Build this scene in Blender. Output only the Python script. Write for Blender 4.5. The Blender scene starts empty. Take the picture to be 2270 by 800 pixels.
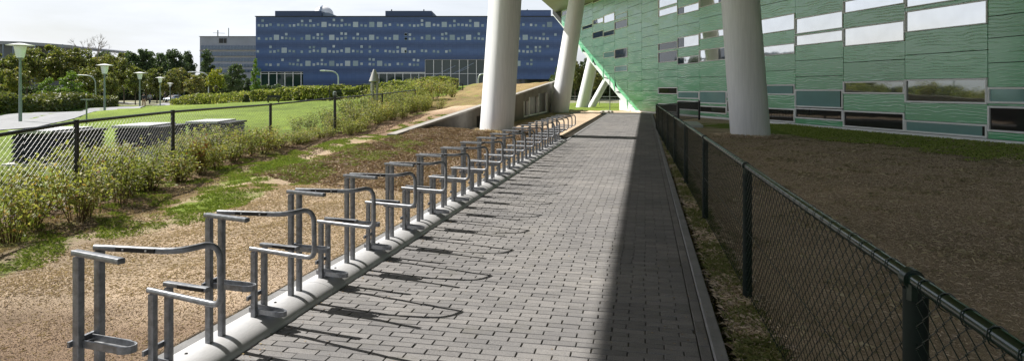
import bpy, math, random
import numpy as np
from mathutils import Vector, Matrix
random.seed(7); rng = np.random.default_rng(7)
R = math.radians
sc = bpy.context.scene
COL = sc.collection
F = 1400.0; HC = 1.55; CX = 1135.0; HY = 200.0
# ------------------------------------------------------------------ measured frame: path axis u, across v
DU = (0.2062, 0.9785); DV = (0.9785, -0.2062)
def W(u, v, z=0.0): return (u*DU[0]+v*DV[0], u*DU[1]+v*DV[1], z)
def UV(x, y): return (x*DU[0]+y*DU[1], x*DV[0]+y*DV[1])
def PX(px, py, Y): return ((px-CX)/F*Y, Y, HC-(py-HY)*Y/F)

# ------------------------------------------------------------------ mesh building
class MB:
    def __init__(s): s.v = []; s.f = []
    def poly(s, pts):
        n = len(s.v); s.v += [tuple(p) for p in pts]; s.f.append(tuple(range(n, n+len(pts))))
    def hexa(s, p):                       # p: 4 bottom (ccw from above), 4 top
        n = len(s.v); s.v += [tuple(q) for q in p]
        for f in ((3,2,1,0),(4,5,6,7),(0,1,5,4),(1,2,6,5),(2,3,7,6),(3,0,4,7)): s.f.append(tuple(n+i for i in f))
    def box(s, x0, x1, y0, y1, z0, z1):
        s.hexa([(x0,y0,z0),(x1,y0,z0),(x1,y1,z0),(x0,y1,z0),(x0,y0,z1),(x1,y0,z1),(x1,y1,z1),(x0,y1,z1)])
    def uvbox(s, u0, u1, v0, v1, z0, z1):
        s.hexa([W(u0,v0,z0),W(u0,v1,z0),W(u1,v1,z0),W(u1,v0,z0),W(u0,v0,z1),W(u0,v1,z1),W(u1,v1,z1),W(u1,v0,z1)])
    def sweep(s, pts, prof, up=(0,0,1), caps=True, scl=None):
        pts = [Vector(p) for p in pts]; N = len(pts); m = len(prof); n0 = len(s.v)
        prev = None
        for i, p in enumerate(pts):
            if i == 0: t = (pts[1]-p)
            elif i == N-1: t = (p-pts[i-1])
            else: t = (pts[i+1]-p).normalized()+(p-pts[i-1]).normalized()
            t.normalize()
            if prev is None:
                a = Vector(up)
                if abs(a.dot(t)) > .95: a = Vector((1,0,0)) if abs(t.x) < .9 else Vector((0,1,0))
                b = (a-t*a.dot(t)).normalized()
            else: b = (prev-t*prev.dot(t)).normalized()
            prev = b; c = t.cross(b); k = 1 if scl is None else scl[i]
            for (q, w) in prof: s.v.append(tuple(p+c*(q*k)+b*(w*k)))
        for i in range(N-1):
            for j in range(m):
                a0 = n0+i*m+j; a1 = n0+i*m+(j+1)%m
                s.f.append((a0, a1, a1+m, a0+m))
        if caps:
            s.f.append(tuple(n0+j for j in reversed(range(m)))); s.f.append(tuple(n0+(N-1)*m+j for j in range(m)))
    def tube(s, pts, r, n=8, scl=None, up=(0,0,1), caps=True):
        s.sweep(pts, [(math.cos(2*math.pi*k/n)*r, math.sin(2*math.pi*k/n)*r) for k in range(n)], up, caps, scl)
    def lathe(s, c, prof, n=24):          # prof: (r,z)
        n0 = len(s.v); m = len(prof)
        for k in range(n):
            a = 2*math.pi*k/n
            for (r, z) in prof: s.v.append((c[0]+r*math.cos(a), c[1]+r*math.sin(a), c[2]+z))
        for k in range(n):
            for j in range(m-1):
                a0 = n0+k*m+j; b0 = n0+((k+1)%n)*m+j
                s.f.append((a0, b0, b0+1, a0+1))
    def mesh(s, name, smooth=False):
        me = bpy.data.meshes.new(name); me.from_pydata(s.v, [], s.f); me.update()
        if smooth:
            me.polygons.foreach_set('use_smooth', [True]*len(me.polygons))
        return me
    def build(s, name, mat, parent=None, smooth=False, origin=None):
        if origin is not None:
            o0 = origin; s.v = [(a-o0[0], b-o0[1], c-o0[2]) for a, b, c in s.v]
        o = link(name, s.mesh(name, smooth), mat, parent)
        if origin is not None: o.location = origin
        return o
def link(name, me, mat, parent=None):
    if mat is not None and len(me.materials) == 0: me.materials.append(mat)
    o = bpy.data.objects.new(name, me); COL.objects.link(o)
    if parent is not None: o.parent = parent
    return o
def auto_smooth(o, ang=40):
    me = o.data
    me.polygons.foreach_set('use_smooth', [True]*len(me.polygons))
    try: me.set_sharp_from_angle(angle=R(ang))
    except Exception: pass
def bevel(o, w=.004, seg=2):
    b = o.modifiers.new('bevel', 'BEVEL'); b.width = w; b.segments = seg; b.limit_method = 'ANGLE'
def tag(o, label, cat, group=None, kind=None):
    if label: o['label'] = label
    if cat: o['category'] = cat
    if group: o['group'] = group
    if kind: o['kind'] = kind
    return o
def empty(name, loc, rz=0, label=None, cat=None, group=None):
    o = bpy.data.objects.new(name, None); COL.objects.link(o); o.location = loc; o.rotation_euler = (0,0,rz)
    o.empty_display_size = .2
    return tag(o, label, cat, group)
def struct(o): o['kind'] = 'structure'; return o
def copy_tree(o, parent=None):
    c = o.copy(); COL.objects.link(c); c.parent = parent
    for ch in [x for x in COL.objects if x.parent == o]: copy_tree(ch, c)
    return c
def np_mesh(name, V, Fq):
    me = bpy.data.meshes.new(name); V = np.asarray(V, dtype=np.float32); Fq = np.asarray(Fq, dtype=np.int32)
    k = Fq.shape[1]; nf = len(Fq)
    me.vertices.add(len(V)); me.vertices.foreach_set('co', V.ravel())
    me.loops.add(nf*k); me.loops.foreach_set('vertex_index', Fq.ravel())
    me.polygons.add(nf); me.polygons.foreach_set('loop_start', np.arange(nf, dtype=np.int32)*k)
    me.polygons.foreach_set('loop_total', np.full(nf, k, dtype=np.int32))
    me.update(calc_edges=True); me.polygons.foreach_set('use_smooth', [False]*nf); return me

# ------------------------------------------------------------------ materials
MATS = {}
class NT:
    def __init__(s, name):
        s.m = bpy.data.materials.new(name); s.m.use_nodes = True; s.t = s.m.node_tree; s.n = s.t.nodes; s.l = s.t.links
        s.b = s.n['Principled BSDF']; s.out = s.n['Material Output']
    def add(s, ty, **k):
        x = s.n.new(ty)
        for a, b in k.items():
            if a.startswith('i_'): x.inputs[a[2:].replace('_', ' ')].default_value = b
            else: setattr(x, a, b)
        return x
    def k(s, a, b): s.l.new(a, b)
    def coord(s, kind='Object', scale=(1,1,1), rot=(0,0,0)):
        c = s.add('ShaderNodeTexCoord'); m = s.add('ShaderNodeMapping'); m.inputs['Scale'].default_value = scale
        m.inputs['Rotation'].default_value = rot
        s.k(c.outputs[kind], m.inputs[0]); return m.outputs[0]
    def noise(s, vec, sc, det=4, rough=.6, dist=0):
        n = s.add('ShaderNodeTexNoise'); n.inputs['Scale'].default_value = sc; n.inputs['Detail'].default_value = det
        n.inputs['Roughness'].default_value = rough; n.inputs['Distortion'].default_value = dist
        if vec is not None: s.k(vec, n.inputs['Vector'])
        return n.outputs['Fac']
    def ramp(s, fac, stops):
        r = s.add('ShaderNodeValToRGB'); e = r.color_ramp.elements
        e[0].position = stops[0][0]; e[0].color = (*stops[0][1], 1)
        e[1].position = stops[-1][0]; e[1].color = (*stops[-1][1], 1)
        for p, c in stops[1:-1]:
            q = e.new(p); q.color = (*c, 1)
        s.k(fac, r.inputs[0]); return r.outputs[0]
    def mix(s, fac, a, b, mode='MIX'):
        m = s.add('ShaderNodeMix', data_type='RGBA', blend_type=mode)
        for inp, val in ((m.inputs[0], fac), (m.inputs[6], a), (m.inputs[7], b)):
            if isinstance(val, (int, float)): inp.default_value = val
            elif isinstance(val, tuple): inp.default_value = (*val, 1) if len(val) == 3 else val
            else: s.k(val, inp)
        return m.outputs[2]
    def bump(s, h, strength=.5, dist=.01, normal=None):
        b = s.add('ShaderNodeBump'); b.inputs['Strength'].default_value = strength; b.inputs['Distance'].default_value = dist
        s.k(h, b.inputs['Height'])
        if normal is not None: s.k(normal, b.inputs['Normal'])
        return b.outputs[0]
    def set(s, **k):
        for a, b in k.items(): s.b.inputs[a.replace('_', ' ')].default_value = b if not (isinstance(b, tuple) and len(b) == 3) else (*b, 1)
def simple(name, c, rough=.6, metal=0, var=.15, scale=6, bump=0, bs=40, spec=.5, kind='Object'):
    t = NT(name); v = t.coord(kind)
    n = t.noise(v, scale, 5, .65)
    lo = tuple(x*(1-var) for x in c); hi = tuple(min(1, x*(1+var)) for x in c)
    t.k(t.ramp(n, [(.3, lo), (.7, hi)]), t.b.inputs['Base Color'])
    t.set(Roughness=rough, Metallic=metal); t.b.inputs['Specular IOR Level'].default_value = spec
    if bump: t.k(t.bump(t.noise(v, bs, 3), bump, .01), t.b.inputs['Normal'])
    MATS[name] = t.m; return t.m

M_steel = (lambda: None)
def mk_steel():
    t = NT('galvanised_steel'); v = t.coord('Object')
    n = t.noise(v, 25, 4, .7); n2 = t.noise(v, 3, 3)
    c = t.mix(n2, (.15,.158,.17), (.26,.27,.285)); c = t.mix(.5, c, t.ramp(n, [(.35,(.10,.105,.11)),(.7,(.38,.39,.41))]))
    t.k(c, t.b.inputs['Base Color']); t.set(Metallic=.55, Roughness=.42)
    t.k(t.ramp(n, [(.3,(.33,.33,.33)),(.7,(.55,.55,.55))]), t.b.inputs['Roughness'])
    return t.m
M_steel = mk_steel()
def mk_pipe():
    t = NT('brushed_pipe'); v = t.coord('Object', (1.5,1.5,30)); n = t.noise(v, 12, 4, .7)
    v2 = t.coord('Object'); n2 = t.noise(v2, 4, 5, .7)
    c = t.mix(n2, (.42,.42,.425), (.60,.60,.60)); c = t.mix(.2, c, t.ramp(n, [(.3,(.3,.3,.3)),(.7,(.7,.7,.7))]))
    t.k(c, t.b.inputs['Base Color']); t.set(Metallic=.35, Roughness=.5)
    return t.m
M_pipe = mk_pipe()
M_rubber = simple('black_rubber', (.012,.012,.012), .6)
M_fence_green = simple('green_plastic_coating', (.006,.017,.011), .30, 0, .3, 30, spec=.45)
M_fence_black = simple('black_plastic_coating', (.012,.015,.015), .35, 0, .3, 30)
M_white_col = None
def mk_col():
    t = NT('painted_column'); v = t.coord('Object', (1,1,.25)); n = t.noise(v, 2.5, 6, .7); v2 = t.coord('Object', (9,9,.5)); n2 = t.noise(v2, 2, 4)
    c = t.mix(n, (.70,.72,.735), (.80,.81,.82)); c = t.mix(.22, c, t.ramp(n2, [(.4,(.52,.54,.55)),(.6,(.84,.85,.86))]))
    sx = t.add('ShaderNodeSeparateXYZ'); t.k(t.coord('Object'), sx.inputs[0])
    mr = t.add('ShaderNodeMapRange'); mr.inputs['From Min'].default_value = .05; mr.inputs['From Max'].default_value = .5
    t.k(sx.outputs[2], mr.inputs[0])
    d = t.add('ShaderNodeMath', operation='MULTIPLY_ADD'); t.k(n2, d.inputs[0]); d.inputs[1].default_value = .8; t.k(mr.outputs[0], d.inputs[2])
    c = t.mix(t.ramp(d.outputs[0], [(.35,(0,0,0)),(.8,(1,1,1))]), (.34,.31,.26), c)   # splash dirt at the foot
    t.k(c, t.b.inputs['Base Color']); t.set(Roughness=.55); return t.m
M_white_col = mk_col()
M_concrete = simple('concrete', (.30,.285,.26), .85, 0, .22, 1.5, .3, 30)
M_conc_dark = simple('weathered_concrete', (.17,.16,.145), .88, 0, .3, 1.2, .3, 25)
M_kerb = simple('kerb_concrete', (.19,.19,.19), .85, 0, .2, 5, .4, 60)
M_alu = simple('white_aluminium', (.86,.87,.88), .35, .0, .05, 3)
M_darkgap = simple('dark_cavity', (.012,.014,.013), .9)
M_black = simple('black_metal', (.012,.013,.014), .4)
M_white = simple('white_paint', (.78,.78,.77), .5, 0, .05)
M_lamp_pole = simple('lamp_pole_paint', (.19,.23,.21), .5, .2, .1)
M_opal = simple('opal_diffuser', (.78,.80,.80), .3, 0, .04)
M_bark = simple('bark', (.09,.07,.05), .9, 0, .35, 8, .6, 20)
M_stem = simple('twig_bark', (.13,.085,.05), .85, 0, .3, 20)

def mk_brick():
    t = NT('concrete_paver'); v = t.coord('Object')
    g = t.add('ShaderNodeNewGeometry'); rp = g.outputs['Random Per Island']
    base = t.ramp(rp, [(0,(.185,.181,.180)),(.35,(.205,.201,.199)),(.7,(.222,.217,.214)),(1,(.25,.243,.238))])
    sp = t.noise(v, 210, 2, .7); big = t.noise(v, .55, 5, .65)
    c = t.mix(1.0, base, t.ramp(sp, [(.3,(.52,.52,.53)),(.5,(.95,.95,.95)),(.72,(1.25,1.23,1.2))]), 'MULTIPLY')
    c = t.mix(1.0, c, t.ramp(big, [(.35,(.80,.80,.81)),(.65,(1.08,1.06,1.03))]), 'MULTIPLY')
    bl = t.noise(v, 2.3, 6, .75)
    c = t.mix(t.ramp(bl, [(.54,(0,0,0)),(.70,(.55,.55,.55))]), c, (.13,.125,.105))
    t.k(c, t.b.inputs['Base Color']); t.set(Roughness=.85); t.b.inputs['Specular IOR Level'].default_value = .3
    t.k(t.bump(sp, .5, .004), t.b.inputs['Normal']); return t.m
M_brick = mk_brick()
M_joint = simple('joint_sand', (.07,.065,.055), .95, 0, .4, 12)
M_asphalt = simple('grey_path_asphalt', (.25,.25,.26), .9, 0, .12, 1.5)

def mk_terrain():
    t = NT('ground_soil_and_turf'); v = t.coord('Object')
    a = t.add('ShaderNodeAttribute', attribute_name='gcol'); b = t.add('ShaderNodeAttribute', attribute_name='gmix')
    sep = t.add('ShaderNodeSeparateColor'); t.k(b.outputs['Color'], sep.inputs[0])
    n1 = t.noise(v, 1.3, 6, .7); n2 = t.noise(v, 55, 6, .78); n3 = t.noise(v, 220, 3, .75); n4 = t.noise(v, .25, 4, .6)
    # patchy green over dry, amount in gmix.r
    add = t.add('ShaderNodeMath', operation='ADD'); t.k(sep.outputs[0], add.inputs[0])
    m1 = t.add('ShaderNodeMath', operation='MULTIPLY_ADD'); t.k(n1, m1.inputs[0]); m1.inputs[1].default_value = 1.6; m1.inputs[2].default_value = -.8
    m2 = t.add('ShaderNodeMath', operation='MULTIPLY_ADD'); t.k(n2, m2.inputs[0]); m2.inputs[1].default_value = .8; t.k(m1.outputs[0], m2.inputs[2])
    m3 = t.add('ShaderNodeMath', operation='SUBTRACT'); t.k(m2.outputs[0], m3.inputs[0]); m3.inputs[1].default_value = .4
    t.k(m3.outputs[0], add.inputs[1])
    fac = t.ramp(add.outputs[0], [(.42,(0,0,0)),(.62,(1,1,1))])
    green = t.ramp(n2, [(.3,(.08,.13,.02)),(.5,(.15,.215,.032)),(.72,(.24,.30,.055))])
    c = t.mix(fac, a.outputs['Color'], green)
    c = t.mix(1.0, c, t.ramp(n3, [(.36,(.42,.40,.38)),(.5,(1,1,1)),(.64,(1.5,1.47,1.42))]), 'MULTIPLY')
    c = t.mix(.45, c, t.ramp(n2, [(.3,(.62,.6,.57)),(.5,(1,1,1)),(.72,(1.3,1.27,1.2))]), 'MULTIPLY')
    c = t.mix(.75, c, t.ramp(n1, [(.3,(.66,.65,.62)),(.68,(1.22,1.2,1.16))]), 'MULTIPLY')
    c = t.mix(.8, c, t.ramp(n4, [(.35,(.72,.73,.70)),(.65,(1.2,1.18,1.12))]), 'MULTIPLY')
    t.k(c, t.b.inputs['Base Color']); t.set(Roughness=.95); t.b.inputs['Specular IOR Level'].default_value = .15
    nb = t.bump(n3, .8, .006); nb = t.bump(n2, .7, .010, nb)
    t.k(nb, t.b.inputs['Normal']); return t.m
M_terrain = mk_terrain()

def mk_leaf(name, stops, trans=.35, rough=.5):
    t = NT(name); g = t.add('ShaderNodeNewGeometry'); oi = t.add('ShaderNodeObjectInfo')
    m = t.add('ShaderNodeMath', operation='MULTIPLY_ADD'); t.k(oi.outputs['Random'], m.inputs[0]); m.inputs[1].default_value = .25
    mm = t.add('ShaderNodeMath', operation='MULTIPLY'); t.k(g.outputs['Random Per Island'], mm.inputs[0]); mm.inputs[1].default_value = .8
    t.k(mm.outputs[0], m.inputs[2])
    c = t.ramp(m.outputs[0], stops)
    t.k(c, t.b.inputs['Base Color']); t.set(Roughness=rough)
    tr = t.add('ShaderNodeBsdfTranslucent'); t.k(t.mix(1.0, c, (1.25,1.35,.7), 'MULTIPLY'), tr.inputs['Color'])
    mx = t.add('ShaderNodeMixShader'); mx.inputs[0].default_value = trans
    t.k(t.b.outputs[0], mx.inputs[1]); t.k(tr.outputs[0], mx.inputs[2]); t.k(mx.outputs[0], t.out.inputs[0])
    return t.m
L_bush = mk_leaf('shrub_leaf', [(0,(.06,.085,.02)),(.3,(.14,.17,.04)),(.6,(.26,.275,.075)),(.88,(.38,.35,.13)),(1,(.36,.20,.09))], .4, .62)
L_red = mk_leaf('red_shrub_leaf', [(0,(.14,.06,.02)),(.45,(.26,.10,.04)),(.6,(.20,.17,.05)),(1,(.24,.22,.07))], .35)
L_tree = mk_leaf('tree_leaf_olive', [(0,(.06,.08,.02)),(.4,(.12,.145,.035)),(.75,(.20,.20,.06)),(1,(.28,.22,.08))])
L_dark = mk_leaf('tree_leaf_dark', [(0,(.03,.05,.02)),(.5,(.065,.10,.038)),(1,(.12,.165,.06))], .25)
L_yel = mk_leaf('tree_leaf_yellow_green', [(0,(.13,.15,.02)),(.5,(.24,.25,.03)),(1,(.34,.30,.05))])
L_pop = mk_leaf('tree_leaf_fresh_green', [(0,(.07,.12,.02)),(.5,(.13,.20,.035)),(1,(.2,.26,.06))])
L_hedge = mk_leaf('hedge_leaf', [(0,(.05,.065,.015)),(.5,(.11,.12,.035)),(1,(.20,.18,.06))])
L_grass = mk_leaf('green_grass_blade', [(0,(.13,.18,.035)),(.5,(.26,.34,.07)),(1,(.46,.47,.16))], .3)
L_straw = mk_leaf('dry_grass_blade', [(0,(.34,.255,.185)),(.5,(.56,.45,.35)),(1,(.78,.67,.54))], .2)

# ------------------------------------------------------------------ terrain height
def smooth(t): t = np.clip(t, 0, 1); return t*t*(3-2*t)
def coping(Y): return .405+.0605*(Y-16.35)
ctrl = [(-5.3,5.2,.10),(-5.45,7.9,.16),(-5.64,10.5,.18),(-5.66,14.8,.24),(-5.33,19,.22),(-4.9,24,.4),(-4.45,29,.55),
        (-5.0,2,.05),(-4,-6,0),(-15,-10,0),(-10,10,.05),(-8.5,13,.08),(-7.5,20,.1),(-14,16,.0),(-20,20,-.05)]
for p in ((45,272,31),(232,262,48),(310,245,67),(355,237,85),(400,231,120),(0,285,28),(450,234,58),(560,228,50),(700,225,45),
          (500,260,30),(800,228,36),(1000,215,35),(1060,196,45),(950,208,42),(600,248,36),(700,238,38)):
    ctrl.append(PX(*p))
for Y in (18,21,25,29,33,37,41,46): 
    u_ = (Y+6.7*.2062)/.9785; x, y, _ = W(u_, -6.9); ctrl.append((x, y, coping(Y)-.04))
ctrl += [(-2, 47, 2.1), (-5,46.5,1.75), (-8, 47, 1.3), (-14, 48, .75), (-22,52,.35),(-60,60,-.5),(-80,110,-.6),(-110,150,-.6),(-150,100,-.4),(-60,170,-.3),(-90,40,-.2),(-20,100,.2),(-40,160,.2),(0,180,.3),(-300,300,-.5),(0,400,0),(-400,0,-.3)]
CT = np.array(ctrl)
def back(x, y):
    x = np.asarray(x, float); y = np.asarray(y, float)
    sh = x.shape; P = np.stack([x.ravel(), y.ravel()], 1); out = np.empty(len(P))
    for i in range(0, len(P), 20000):
        q = P[i:i+20000]; d2 = ((q[:,None,:]-CT[None,:,:2])**2).sum(2)+.6
        w = d2**-1.6; out[i:i+20000] = (w*CT[None,:,2]).sum(1)/w.sum(1)
    return out.reshape(sh)
def foot(u): return np.interp(u, [-20,0,5,13,16.2,18.1,20.4,23.2,26,60], [0,.0,.06,.24,.42,.45,.19,.0,0,0])
def terrain(u, v):
    u = np.asarray(u, float); v = np.asarray(v, float)
    x = u*DU[0]+v*DV[0]; y = u*DU[1]+v*DV[1]
    b = back(x, y)
    beyond = smooth((u-48.2)/4.0)
    hill_edge = smooth((-20-v)/12)                      # west of the end wall the lawn simply rolls on
    low = np.interp(v, [-60,-25,-6], [-.2,.1,.0])
    b = b*(1-beyond*(1-hill_edge)) + low*beyond*(1-hill_edge)
    # before the wall starts the bank runs smoothly down to the stand strip
    fr = np.maximum(foot(u)*smooth((-3.1-v)/3.3), 0)
    pre = smooth((17.0-u)/2.0)
    bl = smooth((-6.4-v)/2.5)
    z_pre = foot(u)*(1-bl)*smooth((-3.1-v)/3.3) + b*bl
    z_back = np.where(v < -6.495, b, fr)
    z = z_pre*pre + z_back*(1-pre)
    z = np.where((v > -6.495) & (u >= 17), fr, z)
    z = np.where(v > -2.8, 0, z)
    micro = .02*np.sin(u*1.7+v*2.3)+.015*np.sin(u*4.1-v*3.3+1)+.012*np.sin(v*7.1+u*.6)
    z = z + micro*np.clip((-3.0-v)/1.0, 0, 1)
    z = z + .012*np.sin(u*1.3+v*2.0)*np.clip((v-.9)/1.0, 0, 1)*np.clip((12-v)/3, 0, 1)
    inpath = (v > -2.78) & (v < .52) & (u < 43)
    return np.where(inpath, -.06, z)
def T(x, y):
    u, v = UV(x, y); return float(terrain(u, v))
# grid lines
def lines(segs):
    out = []
    for a, b, st in segs: out += list(np.arange(a, b-1e-6, st))
    return np.array(out)
vl = lines([(-900,-300,100),(-300,-100,20),(-100,-40,4),(-40,-20,1),(-20,-13,.4),(-13,-6.6,.14),(-6.499,-6.49,.0085),(-6.3,-2.8,.12)])
vl = np.concatenate([vl, [-2.79,-2.77,.51,.53], lines([(.6,8,.15),(8,20,.6),(20,60,5),(60,200,30),(200,800,150)]), [800]])
ul = np.concatenate([lines([(-400,-40,60),(-40,-4,4),(-4,0,.5),(0,24,.13),(24,47.8,.35)]), [47.95,48.1,48.3], lines([(49,70,1),(70,160,4),(160,400,20),(400,1600,150)]), [1600]])
ul = np.sort(np.concatenate([ul, [42.98,43.02]]))
UU, VV = np.meshgrid(ul, vl, indexing='ij'); ZZ = terrain(UU, VV)
XX = UU*DU[0]+VV*DV[0]; YY = UU*DU[1]+VV*DV[1]
nu, nv = UU.shape
idx = np.arange(nu*nv).reshape(nu, nv)
Fq = np.stack([idx[:-1,:-1], idx[:-1,1:], idx[1:,1:], idx[1:,:-1]], -1).reshape(-1, 4)
me = np_mesh('ground', np.stack([XX, YY, ZZ], -1).reshape(-1, 3), Fq)
# colours of the ground itself
def fence_v(u):    # v of the left fence line
    return np.interp(u, [0,6.6,9.1,13.3,17.4,27.3,45], [-6.3,-6.96,-7.7,-8.6,-9.15,-10.3,-12.5])
def nz(u, v, s, seed=0):
    return (np.sin(u*s+seed)*np.cos(v*s*1.3+seed*2)+.6*np.sin(u*s*2.3+v*s*1.7+seed)+.4*np.sin(v*s*3.9-u*s*3.1+seed*3))/2
def cover(u, v):
    """amount of green and the dry colour"""
    fv = fence_v(u)
    straw = np.array([.52,.415,.32]); earth = np.array([.19,.135,.09]); bark = np.array([.29,.205,.145]); lawnc = np.array([.16,.21,.05]); dark = np.array([.47,.385,.30]); far = np.array([.24,.24,.17])
    g = np.zeros_like(u); c = np.ones(u.shape+(3,))*straw
    def put(mask, col): 
        m = mask[...,None]; c[:] = c*(1-m)+col*m
    n = nz(u, v, 1.1)
    # left strip
    st = smooth((-4.95+.25*n-v)/.35)
    near = (v < -2.7)
    stripe = st*smooth((18-u)/5)*near
    g = np.where(near, stripe*(.52+.40*n), g)
    put(near*smooth((u-11)/7)*smooth((-3.6-v)/1.5)*smooth((27-u)/3), bark*(1)+0)
    put(.8*near*smooth((4.6-u+1.2*n+.3*(v+3))/1.3)*smooth((-2.6-v)/.3)*smooth((v+5.2)/.7), np.array([.235,.165,.12]))
    bed = smooth((fv+1.35-v)/.4)*smooth((u+5)/5)
    put(bed*near, earth); g = np.where(near, g*(1-bed)+bed*(.36+.1*n), g)
    lawn = smooth((fv-.3-v)/.4)*near
    put(lawn, lawnc); g = np.where(near, g*(1-lawn)+lawn*1.0, g)
    # grass roof beside the ramp wall and the bank beyond the fence end
    roof = near*(u > 17)*(v < -6.4)*smooth((v-fv+.9)/1.2)
    put(roof*(u > 27), np.array([.26,.20,.10])); g = np.where(roof > .5, .33+.1*n, g)
    top = near*smooth((u-36)/4)*smooth((v+11.5)/1.5)*(v < -6.4)*(u < 48.2)
    put(top, np.array([.28,.21,.11])); g = g*(1-top)+top*.25
    farm = ((u > 48.2))*1.0
    put(farm, far); g = g*(1-farm)+farm*np.where(u < 75, .85, .3)
    # ochre planting patch on the far lawn
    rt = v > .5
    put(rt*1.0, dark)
    X = u*DU[0]+v*DV[0]; Y = u*DU[1]+v*DV[1]
    dF = (14.4-.2*(Y-17.8))-X
    gr = rt*smooth((6.3-dF+.9*n)/4)*smooth((33-Y)/7)*(u < 48)
    g = np.where(rt, .05+gr*.9, g)
    edge = rt*smooth((.80-v)/.12)*(u < 43)
    g = np.where(rt & (edge > .1), .42+.5*n, g)
    mid = ((v > -2.8) & (v < .6) & (u < 43))
    c[mid] = (.10,.09,.075); g = np.where(mid, 0, g)
    return g, c
g, c = cover(UU, VV)
ca = me.color_attributes.new('gcol', 'FLOAT_COLOR', 'POINT')
ca.data.foreach_set('color', np.concatenate([c.reshape(-1,3), np.ones((nu*nv,1))], 1).astype(np.float32).ravel())
cb = me.color_attributes.new('gmix', 'FLOAT_COLOR', 'POINT')
gg = np.clip(g, 0, 1).reshape(-1,1)
cb.data.foreach_set('color', np.concatenate([gg,gg,gg,np.ones_like(gg)], 1).astype(np.float32).ravel())
me.polygons.foreach_set('use_smooth', [True]*len(me.polygons))
struct(link('ground', me, M_terrain))

# ------------------------------------------------------------------ paved path
PV0, PV1 = -2.31, .313
m = MB(); r = 0; u = -1.5; bl, bd, gp = .210, .0715, .005
Vb = []; Fb = []
def brick(u0, u1, v0, v1):
    h = random.gauss(0, .0010); tu = random.gauss(0, .0004); tv = random.gauss(0, .0008)
    n = len(Vb); z = .012+h; bw = .0035
    for (uu, vv, s) in ((u0,v0,0),(u0,v1,0),(u1,v1,0),(u1,v0,0),(u0+bw,v0+bw,1),(u0+bw,v1-bw,1),(u1-bw,v1-bw,1),(u1-bw,v0+bw,1)):
        zz = z+(tu if uu > (u0+u1)/2 else -tu)+(tv if vv > (v0+v1)/2 else -tv) if s else z-.006
        Vb.append(W(uu, vv, zz))
    for f in ((4,5,6,7),(0,1,5,4),(1,2,6,5),(2,3,7,6),(3,0,4,7)): Fb.append(tuple(n+i for i in f))
while u < 42.0:
    off = (r % 2)*bl/2 + random.gauss(0, .006); v = PV0-off
    wob = .003*math.sin(u*3)
    while v < PV1-.02:
        a, b = max(v, PV0)+gp/2, min(v+bl, PV1)-gp/2
        if b-a > .03: brick(u+.0012+wob, u+bd-.0012+wob, a+random.gauss(0,.0012), b)
        v += bl
    u += bd; r += 1
u = -1.5
while u < 42: brick(u+gp/2, u+bl-gp/2, .317, .382); u += bl
struct(link('footpath', np_mesh('footpath', Vb, Fb), M_brick))
m = MB(); m.uvbox(-1.6, 42.2, -2.32, .39, -.03, .0035); struct(m.build('path_bedding', M_joint))
m = MB(); u = -1.6
while u < 42: m.uvbox(u+.003, u+.997, .388, .465, -.05, .034+random.gauss(0,.0015)); u += 1.0
o = m.build('kerb', M_kerb); struct(o); bevel(o, .006, 1)
m = MB(); u = -1.6
while u < 19.6: m.uvbox(u+.003, u+.997, -2.765, -2.66, -.05, .012+random.gauss(0,.0015)); u += 1.0
o = m.build('edging_strip', M_kerb); struct(o)
m = MB(); m.uvbox(42.2, 43.0, -13, 1.0, -.05, .03); struct(m.build('cross_path', simple('pale_paving', (.5,.49,.46), .8)))
m = MB(); u = 19.4
while u < 42: m.uvbox(u+.003, u+.997, -2.40, -2.325, -.05, .02); u += 1.0
struct(m.build('path_border', M_kerb))

# ------------------------------------------------------------------ half-round base rail of the bicycle stands
PVC, PW, PH = -2.475, .165, .085
U_A0 = 2.36; PITCH = .864; NR = 19
prof = []
for k in range(15):
    a = math.pi*k/14; prof.append((-PW*math.cos(a), PH*math.sin(a)**.9))
u0, u1 = -1.6, U_A0+PITCH*NR+.1
rail = empty('stand_base_rail', W(u0, PVC, 0), 0, 'long half round pale steel rail that carries the row of bicycle stands beside the paving', 'base rail')
mb = MB(); seg = 3.0; uu = u0
while uu < u1:
    e = min(uu+seg, u1); n0 = len(mb.v)
    for ue in (uu+.002, e-.002):
        for (q, h) in prof: mb.v.append(W(ue, PVC+q, h+.004))
    for j in range(14): mb.f.append((n0+j, n0+15+j, n0+16+j, n0+j+1))
    mb.f.append(tuple(n0+j for j in range(15))); mb.f.append(tuple(n0+15+j for j in reversed(range(15))))
    uu = e
o = mb.build('half_pipe', M_pipe, rail); o.location = -Vector(W(u0, PVC, 0)); auto_smooth(o)
uu = U_A0-2*PITCH+.7; mb = MB(); mb.lathe((0,0,0), [(0,.004),(.008,.004),(.010,0),(.010,-.01)], 8); bolt_me = mb.mesh('bolt'); bolt_me.materials.append(M_rubber)
while uu < u1:
    o = bpy.data.objects.new('bolt', bolt_me); COL.objects.link(o); o.parent = rail; o.location = Vector(W(uu, PVC-.02, PH+.004))-Vector(W(u0, PVC, 0)); uu += PITCH

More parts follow.
